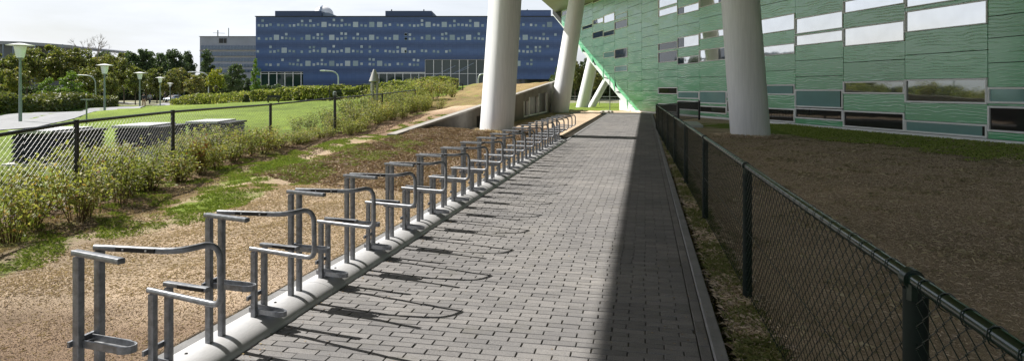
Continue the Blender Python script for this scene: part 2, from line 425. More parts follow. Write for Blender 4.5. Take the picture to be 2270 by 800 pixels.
# ------------------------------------------------------------------ bicycle stand (local: x along path u, y across v)
def rrect(w, h, r=.004):
    p = []
    for sx, sy, a0 in ((1,1,0),(-1,1,90),(-1,-1,180),(1,-1,270)):
        for k in (0, 1, 2):
            a = R(a0+45*k); p.append((sx*(w/2-r)+r*math.cos(a), sy*(h/2-r)+r*math.sin(a)))
    return p
ZT, ZL = .825, .525
def arc(p0, pc, p1, n=6):
    p0, pc, p1 = Vector(p0), Vector(pc), Vector(p1); out = []
    for i in range(n+1):
        t = i/n; out.append(tuple(p0*(1-t)**2+pc*2*t*(1-t)+p1*t*t))
    return out
rack = empty('bicycle_stand', (0,0,0), 0, 'x', 'bicycle stand', 'grey steel bicycle stands in a row along the paving')
zp = PH-.005
for (uu, zz) in ((0,ZT-.018),(.11,ZT-.018),(.43,ZL-.018),(.54,ZL-.018)):
    mb = MB(); mb.sweep([(uu,0,zp),(uu,0,zz)], rrect(.034,.034), up=(1,0,0)); o = mb.build('post', M_steel, rack); auto_smooth(o)
arm_p = rrect(.034,.024)
mb = MB(); mb.sweep([(.004,-.025,ZT),(-.075,.30,ZT)], arm_p); o = mb.build('arm', M_steel, rack); auto_smooth(o)
mb = MB(); mb.sweep([(.545,-.025,ZL),(.50,.27,ZL)], arm_p); o = mb.build('arm', M_steel, rack); auto_smooth(o)
# closed locking loop: high arm, bend, drop, return on the low post
zu = ZT-.004
pts = [(.11,-.025,zu),(.125,.33,zu)]+arc((.135,.37,zu),(.15,.42,zu),(.22,.455,zu+.006),5)
pts += arc((.235,.462,zu+.006),(.285,.50,zu+.002),(.285,.505,zu-.07),6)
pts += [(.287,.505,.66)]
pts += arc((.289,.505,ZL+.06),(.30,.50,ZL),(.315,.44,ZL),6)+[(.43,-.025,ZL)]
mb = MB(); mb.sweep(pts, rrect(.028,.028,.009), up=(0,0,1)); o = mb.build('locking_loop', M_steel, rack); auto_smooth(o, 50)
# rubber pads
mb = MB(); mb.hexa([(.095,.10,zu-.008),(.110,.10,zu-.008),(.118,.30,zu-.008),(.103,.30,zu-.008),(.095,.10,zu+.010),(.110,.10,zu+.010),(.118,.30,zu+.010),(.103,.30,zu+.010)])
o = mb.build('rubber_pad', M_rubber, rack)
mb = MB()
for y_ in (.14,.26): 
    mb.box(.0965+.003*(y_-.1)/.1-.0045, .0965+.003*(y_-.1)/.1, y_-.004, y_+.004, zu-.003, zu+.004)
o2 = mb.build('screw', M_pipe, o)
mb = MB(); mb.hexa([(.505,.08,ZL-.009),(.525,.08,ZL-.009),(.500,.25,ZL-.009),(.480,.25,ZL-.009),(.505,.08,ZL+.009),(.525,.08,ZL+.009),(.500,.25,ZL+.009),(.480,.25,ZL+.009)])
mb.build('rubber_pad', M_rubber, rack)
def trough(ua, ub, z0, L, dz, name='wheel_trough'):
    mb = MB(); th = .004; hgt = .032; sk = -.20
    um = (ua+ub)/2; hw = (ub-ua)/2-.016
    path = [(um-hw, -.05), (um-hw+sk*L*.9, L*.9)]
    cc = (um+sk*L, L)
    for k in range(7):
        a = math.pi-math.pi*k/6; path.append((cc[0]+hw*math.cos(a), cc[1]-.03+.06*math.sin(a)))
    path += [(um+hw+sk*L*.9, L*.9), (um+hw, -.05)]
    n = len(path); n0 = len(mb.v)
    def zz(y): return z0+dz*y
    for (a, b) in path:
        d = Vector((a-um-sk*b, b-L*.5)); 
        s = 1-th*2/hw
        a2 = um+sk*b+(a-um-sk*b)*s; b2 = b-(.004 if b > L*.92 else 0)
        mb.v += [(a,b,zz(b)),(a,b,zz(b)+hgt),(a2,b2,zz(b)+hgt),(a2,b2,zz(b)+th)]
    for i in range(n-1):
        q = n0+i*4; w = q+4
        for (x_, y_) in ((0,1),(1,2),(2,3)): mb.f.append((q+x_, w+x_, w+y_, q+y_))
    mb.f.append(tuple(n0+i*4 for i in range(n))); mb.f.append(tuple(n0+i*4+3 for i in reversed(range(n))))
    o = mb.build(name, M_steel, rack)
    return o
trough(0, .11, .40, .27, .03); trough(.43, .54, .105, .19, -.02)
mb = MB(); mb.box(.0, .11, -.034, -.018, .41, .436); mb.box(-.03,.0,-.03,-.018,.41,.436); mb.build('bracket', M_steel, rack)
mb = MB(); mb.box(.43, .54, -.034, -.018, .20, .226); mb.box(.39,.43,-.03,-.018,.20,.226); mb.build('bracket', M_steel, rack)
ordn = ['nearest','second','third','fourth','fifth','sixth','seventh','eighth','ninth','tenth','eleventh','twelfth','thirteenth','fourteenth','fifteenth','sixteenth','seventeenth','eighteenth','farthest']
rot = -math.atan2(DU[0], DU[1])+math.pi/2
for k in range(NR):
    o = rack if k == 0 else copy_tree(rack)
    o.location = W(U_A0+PITCH*k, PVC, 0); o.rotation_euler = (0,0,rot+random.gauss(0,.006)); o.scale = (1,-1,1)
    if k == 0: lb = 'nearest grey steel bicycle stand, cut off at the bottom left of the photo'
    elif k == NR-1: lb = 'farthest grey steel bicycle stand, at the end of the row past the thick white column'
    else: lb = ordn[k]+' grey steel bicycle stand in the row, counted from the camera'
    o['label'] = lb

# ------------------------------------------------------------------ chain link fences
def wire_mesh(L, H, cell=.040, ch=.066, r=.0019, rings=False, rr=.021, z0=.04):
    mb = MB(); n = int(round(L/cell)); cell = L/n; nz_ = int(round((H-z0)/(ch/2))); hh = (H-z0)/nz_
    prof = [(r*math.cos(a), r*math.sin(a)) for a in (R(45),R(135),R(225),R(315))]
    for i in range(n):
        x0 = i*cell
        pts = []
        for j in range(nz_+1):
            s = 1 if ((j+i) % 2) else 0
            pts.append((x0+(cell*1.04)*s-cell*.02, .0025*(1 if s else -1), z0+j*hh))
        mb.sweep(pts, prof, up=(0,1,0), caps=False)
        if rings and i % 3 == 0:
            ring = [(x0+cell*.5+.006*math.sin(a), rr*math.cos(a), H+rr*math.sin(a)) for a in np.linspace(0, 2*math.pi, 11)]
            mb.sweep(ring, prof, up=(1,0,0), caps=False)
    return mb.mesh('wire_mesh')
M_post = simple('dark_green_post', (.006,.012,.009), .6, 0, .3, 20, spec=.2); M_rail = simple('glossy_green_rail', (.005,.016,.011), .16, 0, .3, 20, spec=.7)
fx = lambda Y: 1.202+.1945*(Y-1.9)
fr = empty('chain_link_fence', (fx(1.9), 1.9, 0), 0, 'dark green chain link fence with round top rail along the right of the paving', 'fence')
fl = -Vector(fr.location)
dirv = Vector((.1945,1,0)); sp = 2.84; nb = 9
angF = math.atan2(1, .1945)
bayL = sp*dirv.length
wm = wire_mesh(bayL, .985, rings=True, rr=.0245)
wm.materials.append(M_fence_green)
postsY = [1.9+sp*k for k in range(-1, nb-1+1)]
for i, Y in enumerate(postsY):
    mb = MB(); P0 = Vector((fx(Y), Y, 0))+Vector((.012,0,0))
    mb.tube([P0+Vector((0,0,-.1)), P0+Vector((0,0,.955))], .034, 14); o = mb.build('post', M_post, fr); o.location = fl; auto_smooth(o)
    mb = MB(); d = dirv.normalized(); c0 = Vector((fx(Y), Y, .985))
    mb.tube([c0-d*.020, c0+d*.020], .030, 14)
    mb.tube([c0-d*.012+Vector((0,0,.0)), c0-d*.012+Vector((0,0,-.06))], .020, 8)
    b = mb.build('rail_clamp', M_fence_green, o); auto_smooth(b)
    if i < len(postsY)-1:
        w = bpy.data.objects.new('wire_mesh', wm); COL.objects.link(w); w.parent = fr; w.location = Vector((fx(Y), Y, 0))+fl+Vector((-.0,0,0)); w.rotation_euler = (0,0,angF)
mb = MB(); a, b = postsY[0], postsY[-1]
pts = []
for i in range(60):
    Y = a+(b-a)*i/59; pts.append((fx(Y), Y, .985+.002*math.sin(Y*1.3)))
mb.tube(pts, .0205, 14); o = mb.build('top_rail', M_rail, fr); o.location = fl; auto_smooth(o)
mb = MB(); mb.tube([(fx(a),a,.06),(fx(b),b,.06)], .0025, 5); mb.tube([(fx(a),a,.5),(fx(b),b,.5)], .0025, 5)
o = mb.build('tension_wire', M_fence_green, fr); o.location = fl

# left black fence: follows the bank
LP = [(-5.3,5.2,1.00),(-5.45,7.9,1.15),(-5.64,10.5,1.19),(-5.66,14.8,1.21),(-5.33,19,1.31),(-4.93,24,1.40),(-4.45,29,1.55)]
lf = empty('chain_link_fence', (LP[1][0], LP[1][1], T(LP[1][0],LP[1][1])), 0, 'black chain link fence behind the bed of shrubs on the left', 'fence'); ll = -Vector(lf.location)
def sheet_wires(p0, p1, zt0, zt1, zb0, zb1, cell=.043, r=.0018):
    mb = MB(); p0 = Vector(p0); p1 = Vector(p1); L = (p1-p0).length; n = int(L/cell); d = (p1-p0)/n
    prof = [(r*math.cos(q), r*math.sin(q)) for q in (0, R(120), R(240))]
    for i in range(n):
        t = i/n; zt = zt0+(zt1-zt0)*t; zb = zb0+(zb1-zb0)*t; k = max(4, int((zt-zb)/.036))
        pts = []
        for j in range(k+1):
            q = p0+d*(i+(1.02 if (i+j) % 2 else 0)); pts.append((q.x, q.y, zb+(zt-zb)*j/k))
        mb.sweep(pts, prof, up=(1,0,0), caps=False)
    return mb
for i, (x, y, zt) in enumerate(LP):
    big = (i == 4); zb = T(x, y)
    mb = MB(); mb.tube([(x,y,zb-.1),(x,y,zt+(.17 if big else .03))], .04 if big else .032, 10); o = mb.build('post', M_fence_black, lf); o.location = ll; auto_smooth(o)
    if big:
        mb = MB(); mb.lathe((x,y,zt+.14), [(.055,-.06),(.062,0),(.05,.045),(.02,.06),(0,.062)], 12); q = mb.build('post_cap', M_lamp_pole, o); auto_smooth(q)
    if i < len(LP)-1:
        x2, y2, z2 = LP[i+1]
        mb = sheet_wires((x,y,0),(x2,y2,0), zt, z2, zb+.03, T(x2,y2)+.03); o = mb.build('wire_mesh', M_fence_black, lf); o.location = ll
        mb = MB(); mb.tube([(x,y,zt),(x2,y2,z2)], .021, 10); o = mb.build('top_rail', M_fence_black, lf); o.location = ll; auto_smooth(o)
# farther rail fence behind
FP = [(-8.2,31.5),(-6.9,35),(-5.4,39.5),(-3.35,42)]
ff = empty('rail_fence', (FP[0][0],FP[0][1],T(*FP[0])), 0, 'thin black rail fence on the bank behind the cone topped vent', 'fence'); l2 = -Vector(ff.location)
for i, (x, y) in enumerate([(-12.4,43),(-10.2,43),(-7.9,43),(-5.6,43),(-3.35,43)]):
    z = T(x, y); zt = HC+(200-187)*y/F
    mb = MB(); mb.tube([(x,y,z-.1),(x,y,zt)], .04, 8); o = mb.build('post', M_fence_black, ff); o.location = l2
mb = MB(); mb.tube([(-12.4,43,HC+.32),(-3.35,43,HC+.42)], .03, 8); mb.tube([(-12.4,43,HC-.1),(-3.35,43,HC+.0)], .015, 8)
o = mb.build('rail', M_fence_black, ff); o.location = l2

# ------------------------------------------------------------------ bar railing and hatch by the facade
br = empty('bar_railing', PX(1503,266,33), 0, 'short black bar railing with thick posts in front of the green facade', 'railing'); lo = -Vector(br.location)
ax, ay, _ = PX(1457,0,25.0); bx, by, _ = PX(1504,0,30); cx_, cy_, _ = PX(1550,0,33)
segs = [((ax,ay),(bx,by)),((bx,by),(cx_,cy_))]
for (p, q) in segs:
    for zz in (.93, .12):
        mb = MB(); mb.tube([(p[0],p[1],zz),(q[0],q[1],zz)], .022, 6); o = mb.build('rail', M_black, br); o.location = lo
    n = int(math.dist(p, q)/.14)
    mb = MB()
    for i in range(1, n): 
        t = i/n; x = p[0]+(q[0]-p[0])*t; y = p[1]+(q[1]-p[1])*t; mb.tube([(x,y,.12),(x,y,.93)], .010, 5)
    o = mb.build('bars', M_black, br); o.location = lo
for (x, y) in ((ax,ay),(bx,by),(cx_,cy_)):
    mb = MB(); mb.tube([(x,y,-.05),(x,y,1.0)], .055, 10); o = mb.build('post', M_black, br); o.location = lo
mb = MB(); hx, hy, _ = PX(1528,0,27.5); mb.box(-.45,.45,-1.6,1.6,-.02,.12)
h = mb.build('hatch_slab', simple('pale_slab', (.42,.45,.44), .6)); h.location = (hx,hy,0); h.rotation_euler = (0,0,R(-12)); bevel(h, .015)
tag(h, 'low pale grey slab lying behind the green fence near the facade', 'slab')

# ------------------------------------------------------------------ columns
def column(name, b, t, r0, r1, label, sq=2.0, rz=0):
    b = Vector(b); t = Vector(t); mb = MB(); n = 48
    pf = []
    for k in range(n):
        a = 2*math.pi*k/n; c_, s_ = math.cos(a), math.sin(a)
        q1, q2 = math.copysign(abs(c_)**(2/sq), c_), math.copysign(abs(s_)**(2/sq), s_); pf.append((q1*math.cos(rz)-q2*math.sin(rz), q1*math.sin(rz)+q2*math.cos(rz)))
    N = 12; n0 = 0
    for i in range(N+1):
        p = (t-b)*i/N; rr = r0+(r1-r0)*i/N
        for (q, w) in pf: mb.v.append((p.x+q*rr, p.y+w*rr, p.z))
    for i in range(N):
        for j in range(n): mb.f.append((i*n+j, i*n+(j+1)%n, (i+1)*n+(j+1)%n, (i+1)*n+j))
    mb.f.append(tuple(N*n+j for j in range(n)))
    o = mb.build(name, M_white_col); o.location = b; auto_smooth(o)
    return tag(o, label, 'column', 'slanted columns under the green building')
def ext(b, t, ztop):       # extend the axis b->t up to ztop
    b = Vector(b); t = Vector(t); return b+(t-b)*((ztop-b.z)/(t.z-b.z))
def soff(x, y):
    u, v = UV(x, y); return ZV-.12*(v-VE)
VTX = (4.33, 68.0); ZV = 9.76; VE = -9.27
b = PX(1100,297,22.0); b = (b[0], b[1], -.1); t = PX(1120,0,22.0); t = ext(b, t, 9.35)
column('support_column', b, t, .55, .505, 'thick white column rising behind the row of bicycle stands', 2.6, R(40))
b = PX(1664,303,20.8); b = (b[0], b[1], -.1); t = PX(1641,0,20.8); t = ext(b, t, 8.5)
column('support_column', b, t, .61, .57, 'thick white column in the shade between the green fence and the facade', 2.3)
b = (3.19,43.0,-.1); t = ext(b, (4.42,43,7.7), 9.9)
column('support_column', b, t, .60, .50, 'leaning white column beside the dark openings of the ramp wall', 2.5, R(40))
b = (6.25,57.0,-.3); t = ext(b, PX(1322,100,57.0), 8.2)
column('support_column', b, t, .56, .5, 'leaning white column standing under the slanted green edge')
b = (7.15,58.2,-.3); t = ext(b, PX(1352,165,58.2), 4.6)
column('support_column', b, t, .36, .36, 'thinnest white strut leaning steeply under the slanted green edge')

# ------------------------------------------------------------------ green building
def fX(Y): return 14.4-.2*(Y-17.8)
ln = math.hypot(.2, 1); 
Fd = Vector((-.2/ln, 1/ln, 0)); Fn = Vector((-1/ln, -.2/ln, 0))       # along (away), outward normal
gb = empty('green_building', (fX(17.8), 17.8, 0), math.atan2(Fd.y, Fd.x), 'long building clad in rippled glossy green panels, overhanging the path on columns', 'building')
# local: x along Fd (Y=17.8+x/ln), y = left normal = Fd rotated +90 = (-Fd.y, Fd.x) -> Fn side
def LY(Y): return (Y-17.8)*ln
def zat(px, py):
    Y = 17.96/((px-CX)/F+.2); return Y, HC+(HY-py)/F*Y
def mk_green():
    t = NT('glazed_green_panel')
    v = t.coord('Object', (.30,1,1.0)); v2 = t.coord('Object', (1,1,1))
    warp = t.noise(t.coord('Object', (.5,1,.9)), 1.2, 3, .55)
    sx = t.add('ShaderNodeSeparateXYZ'); t.k(v2, sx.inputs[0])
    a = t.add('ShaderNodeMath', operation='MULTIPLY_ADD'); t.k(warp, a.inputs[0]); a.inputs[1].default_value = .42; t.k(sx.outputs[2], a.inputs[2])
    b = t.add('ShaderNodeMath', operation='MULTIPLY'); t.k(a.outputs[0], b.inputs[0]); b.inputs[1].default_value = 2*math.pi*9.5
    c = t.add('ShaderNodeMath', operation='SINE'); t.k(b.outputs[0], c.inputs[0])
    d = t.add('ShaderNodeMapRange'); d.inputs['From Min'].default_value = .45; d.inputs['From Max'].default_value = 1; t.k(c.outputs[0], d.inputs[0])
    gate = t.ramp(t.noise(t.coord('Object', (.35,1,1.6)), 1.6, 3), [(.42,(0,0,0)),(.6,(1,1,1))])
    h = t.add('ShaderNodeMath', operation='MULTIPLY'); t.k(d.outputs[0], h.inputs[0]); t.k(gate, h.inputs[1])
    nrm = t.bump(h.outputs[0], .45, .02)
    nrm = t.bump(t.noise(v, 5, 3), .08, .02, nrm)
    g = t.add('ShaderNodeNewGeometry')
    base = t.ramp(g.outputs['Random Per Island'], [(0,(.035,.34,.13)),(.5,(.05,.40,.165)),(1,(.07,.45,.19))])
    base = t.mix(t.ramp(t.noise(v2, .9, 5, .7), [(.3,(0,0,0)),(.75,(.45,.45,.45))]), base, (.15,.46,.25))
    base = t.mix(h.outputs[0], base, (.45,.75,.55))  # white ridge highlights painted into the base colour
    t.k(base, t.b.inputs['Base Color']); t.set(Roughness=.34)
    t.b.inputs['Specular IOR Level'].default_value = .9
    t.b.inputs['Coat Weight'].default_value = 1.0; t.b.inputs['Coat Roughness'].default_value = .26; t.b.inputs['Coat IOR'].default_value = 1.9
    t.k(nrm, t.b.inputs['Normal']); t.k(nrm, t.b.inputs['Coat Normal'])
    return t.m
M_green = mk_green()
def mk_glass(name, c, metal, rough, spec=.8):
    t = NT(name); v = t.coord('Object', (1,1,1))
    t.k(t.ramp(t.noise(v, .8, 3), [(.3, tuple(x*.85 for x in c)), (.7, c)]), t.b.inputs['Base Color'])
    t.set(Metallic=metal, Roughness=rough); t.b.inputs['Specular IOR Level'].default_value = spec
    t.k(t.bump(t.noise(v, .7, 2), .05, .05), t.b.inputs['Normal']); return t.m
G_sky = mk_glass('sky_mirror_glass', (.86,.89,.93), .92, .03)  # same glass as its neighbours, made pale mirror to carry the white sky reflection
G_dark = mk_glass('dark_window_glass', (.03,.03,.03), .0, .04, .6)
G_ref = mk_glass('reflective_window_glass', (.30,.32,.30), .75, .03, 1.0)
G_teal = mk_glass('screened_window_glass', (.24,.43,.42), .15, .12, .8)
G_blue = mk_glass('blue_window_glass', (.05,.075,.11), .2, .03, 1.0)
# windows: bay left px, bay right px, list of (ytop,ybottom at left, glass)
bays = [1246,1269,1292,1315,1339,1364,1392.6,1424,1461,1504,1552,1613,1683,1765,1872,2009,2193,2440,2800,3400,4600]
S, D, RF, TL, BL = G_sky, G_dark, G_ref, G_teal, G_blue
wins = {1246:[(27,38,BL)], 1269:[], 1292:[(8,16,BL),(60,68,BL)], 1315:[(-1,9,BL),(46,57,S),(73.4,87.4,BL)], 1339:[(36,53.6,S),(72,83,BL),(117.5,130,TL)],
        1364:[(-30,-10,S),(35,46,TL),(50,67,BL),(111,131,BL),(148,160,TL)], 1392.6:[], 1424:[],
        1461:[(-6,20,S),(23.5,39,S),(98,113.4,BL),(117.5,140,BL),(194,209,D),(229,247,D)],
        1504:[(18.5,35,S),(84.5,108,S),(128,144,S),(203,218.6,TL),(222.7,243,D)],
        1552:[(-4,19,S),(74,88.7,S),(112,138,S),(202,229,TL),(234,249.5,D)],
        1613:[(20,50,S),(202,217,D),(222.7,249.5,D)],
        1683:[(45,78,S),(105,126,S),(188.5,210,TL),(238,270,D)],
        1765:[(-40,-10,S),(42.5,77,S),(80,103,S),(199,237,TL),(239,262,D)],
        1872:[(4,31,S),(64,104,S),(181.5,208,RF),(244.6,285,D)],
        2009:[(-20,19,S),(27,73,S),(177,227,RF),(266,303,TL)],
        2193:[(-60,-20,S),(194,229,TL),(235,291,D)],
        2440:[(-40,20,S),(190,250,D)], 2800:[(100,180,S),(200,300,D)], 3400:[(0,100,S)]}
clad = MB(); basez = .10
def slant_x(z): return LY(45+23*(z/9.76))    # far limit of the facade at height z
for i in range(len(bays)-1):
    px0, px1 = bays[i], bays[i+1]
    Y0 = 17.96/((px0-CX)/F+.2); Y1 = 17.96/((px1-CX)/F+.2)      # Y0 farther
    xa, xb = LY(Y1), LY(Y0)
    zs = []
    for (yt, yb, gl) in wins.get(px0, []):
        _, z1 = zat(px0, yt); _, z0 = zat(px0, yb); zs.append((max(z0, .12), z1, gl))
    zs.sort(key=lambda q: q[0])
    top = soff(fX((Y0+Y1)/2), (Y0+Y1)/2)+.3
    gp_ = .022
    def panels(z0, z1):
        if z1-z0 < .04: return
        # panel heights ~0.55, with a shared joint line at 2.45
        cuts = [z0]; z = z0
        n = max(1, round((z1-z0)/(.62+.2*random.random()))); 
        cuts = [z0+(z1-z0)*k/n+(random.gauss(0,.05) if 0 < k < n else 0) for k in range(n+1)]
        for a, b in zip(cuts[:-1], cuts[1:]):
            za, zb = a+gp_/2, b-gp_/2
            x1a, x1b = min(xb-gp_/2, slant_x(za)), min(xb-gp_/2, slant_x(zb))
            x0 = xa+gp_/2
            if x1b <= x0+.02: continue
            x1a = max(x1a, x0+.01)
            th = .05+random.uniform(-.004,.004)
            clad.hexa([(x0,0.0,za),(x1a,0.0,za),(x1a,th,za),(x0,th,za),(x0,0.0,zb),(x1b,0.0,zb),(x1b,th,zb),(x0,th,zb)])
    z = basez
    for (z0, z1, gl) in zs:
        panels(z, z0-.0); z = z1
        low = z0 < 2.2
        fw = .055 if low else .03
        wob = empty('window', ((xa+xb)/2, 0, z0)); wob.parent = gb
        L = (xb-xa)/2-.01; Hh = z1-z0
        fm = MB()
        for (a0,a1,b0,b1) in ((-L,L,.0,fw),(-L,L,Hh-fw,Hh),(-L,-L+fw,fw,Hh-fw),(L-fw,L,fw,Hh-fw)): fm.box(a0,a1,0,.085,b0,b1)
        fm.build('frame', M_alu, wob)
        pm = MB(); pm.box(-L+fw,L-fw,.0,.035,fw,Hh-fw); pm.build('pane', gl, wob)
        if gl is S and px0 in (1504,1552) and random.random() < .9:      # an opened vent light
            pm = MB(); s0 = L-fw if px0 == 1504 else -L+fw
            pm.box(min(s0, s0-math.copysign(L*.55, s0)), max(s0, s0-math.copysign(L*.55, s0)), .036, .05, fw+.02, Hh-fw-.02); pm.build('casement', G_blue, wob)
        if gl is TL:
            pm = MB(); pm.box(-L+fw,-L+fw+.12,.036,.045,fw,Hh-fw); pm.build('blind_edge', G_dark, wob)
    panels(z, top)
clad.build('cladding', M_green, gb)
# structural wall behind the cladding, cut along the slanted end, 6 m deep
mb = MB(); xn = LY(-11)
poly = [(xn,-.2),(LY(45),-.2),(LY(45),0),(LY(68),9.7),(LY(68),21),(xn,21)]
n = len(poly)
for dy in (-.01, -6.0): mb.v += [(a,dy,b) for a, b in poly]
mb.f.append(tuple(range(n))); mb.f.append(tuple(reversed(range(n, 2*n))))
for j in range(n): mb.f.append((j, j+n, (j+1)%n+n, (j+1)%n))
mb.build('wall', M_darkgap, gb)
mb = MB(); mb.box(xn, LY(45.1), .0, .11, .0, .098); mb.build('plinth', M_alu, gb)
# pale chamfer along the slanted end + white foot
M_chamf = simple('pale_green_glazed_edge', (.74,.82,.75), .25, 0, .12, 1.2, .25, 6)
mb = MB()
E0, E1 = (LY(47.0), 1.0), (LY(68), 9.72); w = 1.9
mb.v = [(E0[0]-.5,.05,E0[1]-.9),(E1[0],.05,E1[1]),(E1[0]+w*.9,-.9,E1[1]+.3),(E0[0]+w*1.0,-.9,E0[1]-.25),
        (E0[0]-.5,-.4,E0[1]-.9),(E1[0],-.4,E1[1]),(E1[0]+w*.9,-1.3,E1[1]+.3),(E0[0]+w*1.0,-1.3,E0[1]-.25)]
for f in ((0,1,2,3),(7,6,5,4),(0,4,5,1),(1,5,6,2),(2,6,7,3),(3,7,4,0)): mb.f.append(f)
mb.build('slanted_edge', M_chamf, gb)
mb = MB(); mb.v = [(LY(45.2),.04,-.1),(LY(49.3),-.3,-.1),(LY(49.3),-.3,.78),(LY(45.4),.04,.12),(LY(45.2),-1.2,-.1),(LY(49.3),-1.2,-.1),(LY(49.3),-1.2,.78),(LY(45.4),-1.2,.12)]
for f in ((0,1,2,3),(7,6,5,4),(0,4,5,1),(1,5,6,2),(2,6,7,3),(3,7,4,0)): mb.f.append(f)
mb.build('concrete_foot', M_white, gb)
# overhanging upper storeys
inv = gb.matrix_basis.inverted()
uV, _ = UV(*VTX)
e_near = W(-9, VE); e_far = (fX(67.6), 67.6)
uu_, _v = UV(*e_far)
e_far_l = W(uu_, VE)
nearR = (fX(-11)+2, -11)
foot_pts = [e_near[:2], e_far_l[:2], (e_far[0]+.4, e_far[1]), (nearR[0], nearR[1])]
mb = MB(); lo_ = [(x, y, soff(x, y)) for x, y in foot_pts]; hi_ = [(x, y, 21.0) for x, y in foot_pts]
mb.v = [tuple(inv @ Vector(p)) for p in lo_+hi_]
for j in range(4): mb.f.append((j, (j+1)%4, (j+1)%4+4, j+4))
mb.f.append((7,6,5,4))
mb.build('upper_storeys', M_green, gb)
mb = MB(); mb.v = [tuple(inv @ Vector(p)) for p in lo_]; mb.f = [(3,2,1,0)]
t_ = NT('soffit_panel'); bk = t_.add('ShaderNodeTexBrick'); t_.k(t_.coord('Object', (.35,.35,.35)), bk.inputs[0]); bk.inputs['Scale'].default_value = 1.2
bk.inputs['Color1'].default_value = (.15,.155,.085,1); bk.inputs['Color2'].default_value = (.19,.195,.11,1); bk.inputs['Mortar'].default_value = (.08,.10,.05,1); bk.inputs['Mortar Size'].default_value = .008
t_.k(bk.outputs[0], t_.b.inputs['Base Color']); t_.set(Roughness=.35)
mb.build('soffit', t_.m, gb)

# ------------------------------------------------------------------ ramp retaining wall (v=-6.4, parallel to the path)
rw = empty('retaining_wall', W(17.7,-6.4,0), 0, 'long concrete wall rising along the ramp behind the thick white column, with dark glazed openings', 'wall'); lo = -Vector(rw.location)
def uY(Y): return (Y-(-6.4)*DV[1])/DU[1]
def wallpiece(ua, ub, za0, zb0, za1, zb1, v0=-6.50, v1=-6.31):
    return [W(ua,v0,za0),W(ua,v1,za0),W(ub,v1,zb0),W(ub,v0,zb0),W(ua,v0,za1),W(ua,v1,za1),W(ub,v1,zb1),W(ub,v0,zb1)]
cz = lambda u: coping(u*DU[1]+6.4*.2062)
us, ue = uY(16.3), 48.05
ops = [(uY(24.2), uY(25.2), -.2, .55), (uY(33.6), uY(35.0), .1, .95),(uY(35.15), uY(38.2), .1, 1.15),(uY(38.35), uY(41.6), .1, 1.35)]
mb = MB(); cur = us
for (a, b, z0, z1) in ops:
    mb.hexa(wallpiece(cur, a, -.5, -.5, cz(cur)-.06, cz(a)-.06))
    mb.hexa(wallpiece(a, b, z1, z1, cz(a)-.06, cz(b)-.06)); 
    if z0 > -.1: mb.hexa(wallpiece(a, b, -.5, -.5, z0, z0))
    cur = b
mb.hexa(wallpiece(cur, ue, -.5, -.5, cz(cur)-.06, cz(ue)-.06))
o = mb.build('wall', M_conc_dark, rw); o.location = lo
mb = MB(); q = us
while q < ue-.01:
    e = min(q+2.4, ue); mb.hexa(wallpiece(q+.005, e-.005, cz(q)-.055, cz(e)-.055, cz(q)+.015, cz(e)+.015, -6.53, -6.28)); q = e
o = mb.build('coping', M_concrete, rw); o.location = lo
M_shutter = simple('dark_brown_glazing', (.025,.02,.016), .35, 0, .3, 3, spec=.3)
for (a, b, z0, z1) in ops:
    mb = MB(); mb.uvbox(a, b, -6.48, -6.43, max(z0,-.2), z1); o = mb.build('opening', M_shutter if z0 > 0 else M_darkgap, rw); o.location = lo
    if z0 > 0:
        mb = MB(); mb.uvbox(a, a+.07, -6.429, -6.30, z0, z1); mb.uvbox(b-.07, b, -6.429, -6.30, z0, z1); mb.uvbox(a+.07, b-.07, -6.429, -6.30, z0, z0+.06)
        q = mb.build('frame', M_alu, o)

# ------------------------------------------------------------------ blue building
BZ = 180.0
bb = empty('blue_building', (PX(900,200,BZ)[0], BZ, 0), 0, 'wide dark blue building with rows of small square windows beyond the lawn', 'building')
bx0 = bb.location.x
def bp(px, py): p = PX(px, py, BZ); return p[0]-bx0, p[2]
def bbox(px0, px1, y0, y1, d0, d1, mb=None):
    mb = mb or MB(); a, z1 = bp(px0, y0); b, z0 = bp(px1, y1); mb.box(a, b, d0, d1, z0, z1); return mb
def mk_blue():
    t = NT('blue_glass_cladding'); v = t.coord('Object')
    bk = t.add('ShaderNodeTexBrick'); t.k(t.coord('Object', (1,1,1), (R(90),0,0)), bk.inputs[0])
    bk.offset = 0; bk.inputs['Scale'].default_value = 1; bk.inputs['Brick Width'].default_value = 1.2; bk.inputs['Row Height'].default_value = .6
    bk.inputs['Mortar Size'].default_value = .035
    bk.inputs['Color1'].default_value = (.045,.090,.215,1); bk.inputs['Color2'].default_value = (.064,.118,.262,1); bk.inputs['Mortar'].default_value = (.02,.06,.18,1)
    sx = t.add('ShaderNodeSeparateXYZ'); t.k(v, sx.inputs[0])
    w = t.add('ShaderNodeTexWave', wave_type='BANDS', bands_direction='Z'); t.k(v, w.inputs[0]); w.inputs['Scale'].default_value = .088; w.inputs['Distortion'].default_value = .6; w.inputs['Detail'].default_value = 3
    c = t.mix(t.noise(v, .12, 5, .7), bk.outputs[0], (.03,.08,.22)); c = t.mix(1.0, c, t.ramp(w.outputs['Fac'], [(0,(.72,.74,.78)),(1,(1.2,1.2,1.2))]), 'MULTIPLY')
    t.k(c, t.b.inputs['Base Color']); t.set(Roughness=.3); t.b.inputs['Specular IOR Level'].default_value = .6
    t.k(t.bump(t.noise(v, .6, 3), .05, .2), t.b.inputs['Normal'])
    return t.m
M_blue = mk_blue()
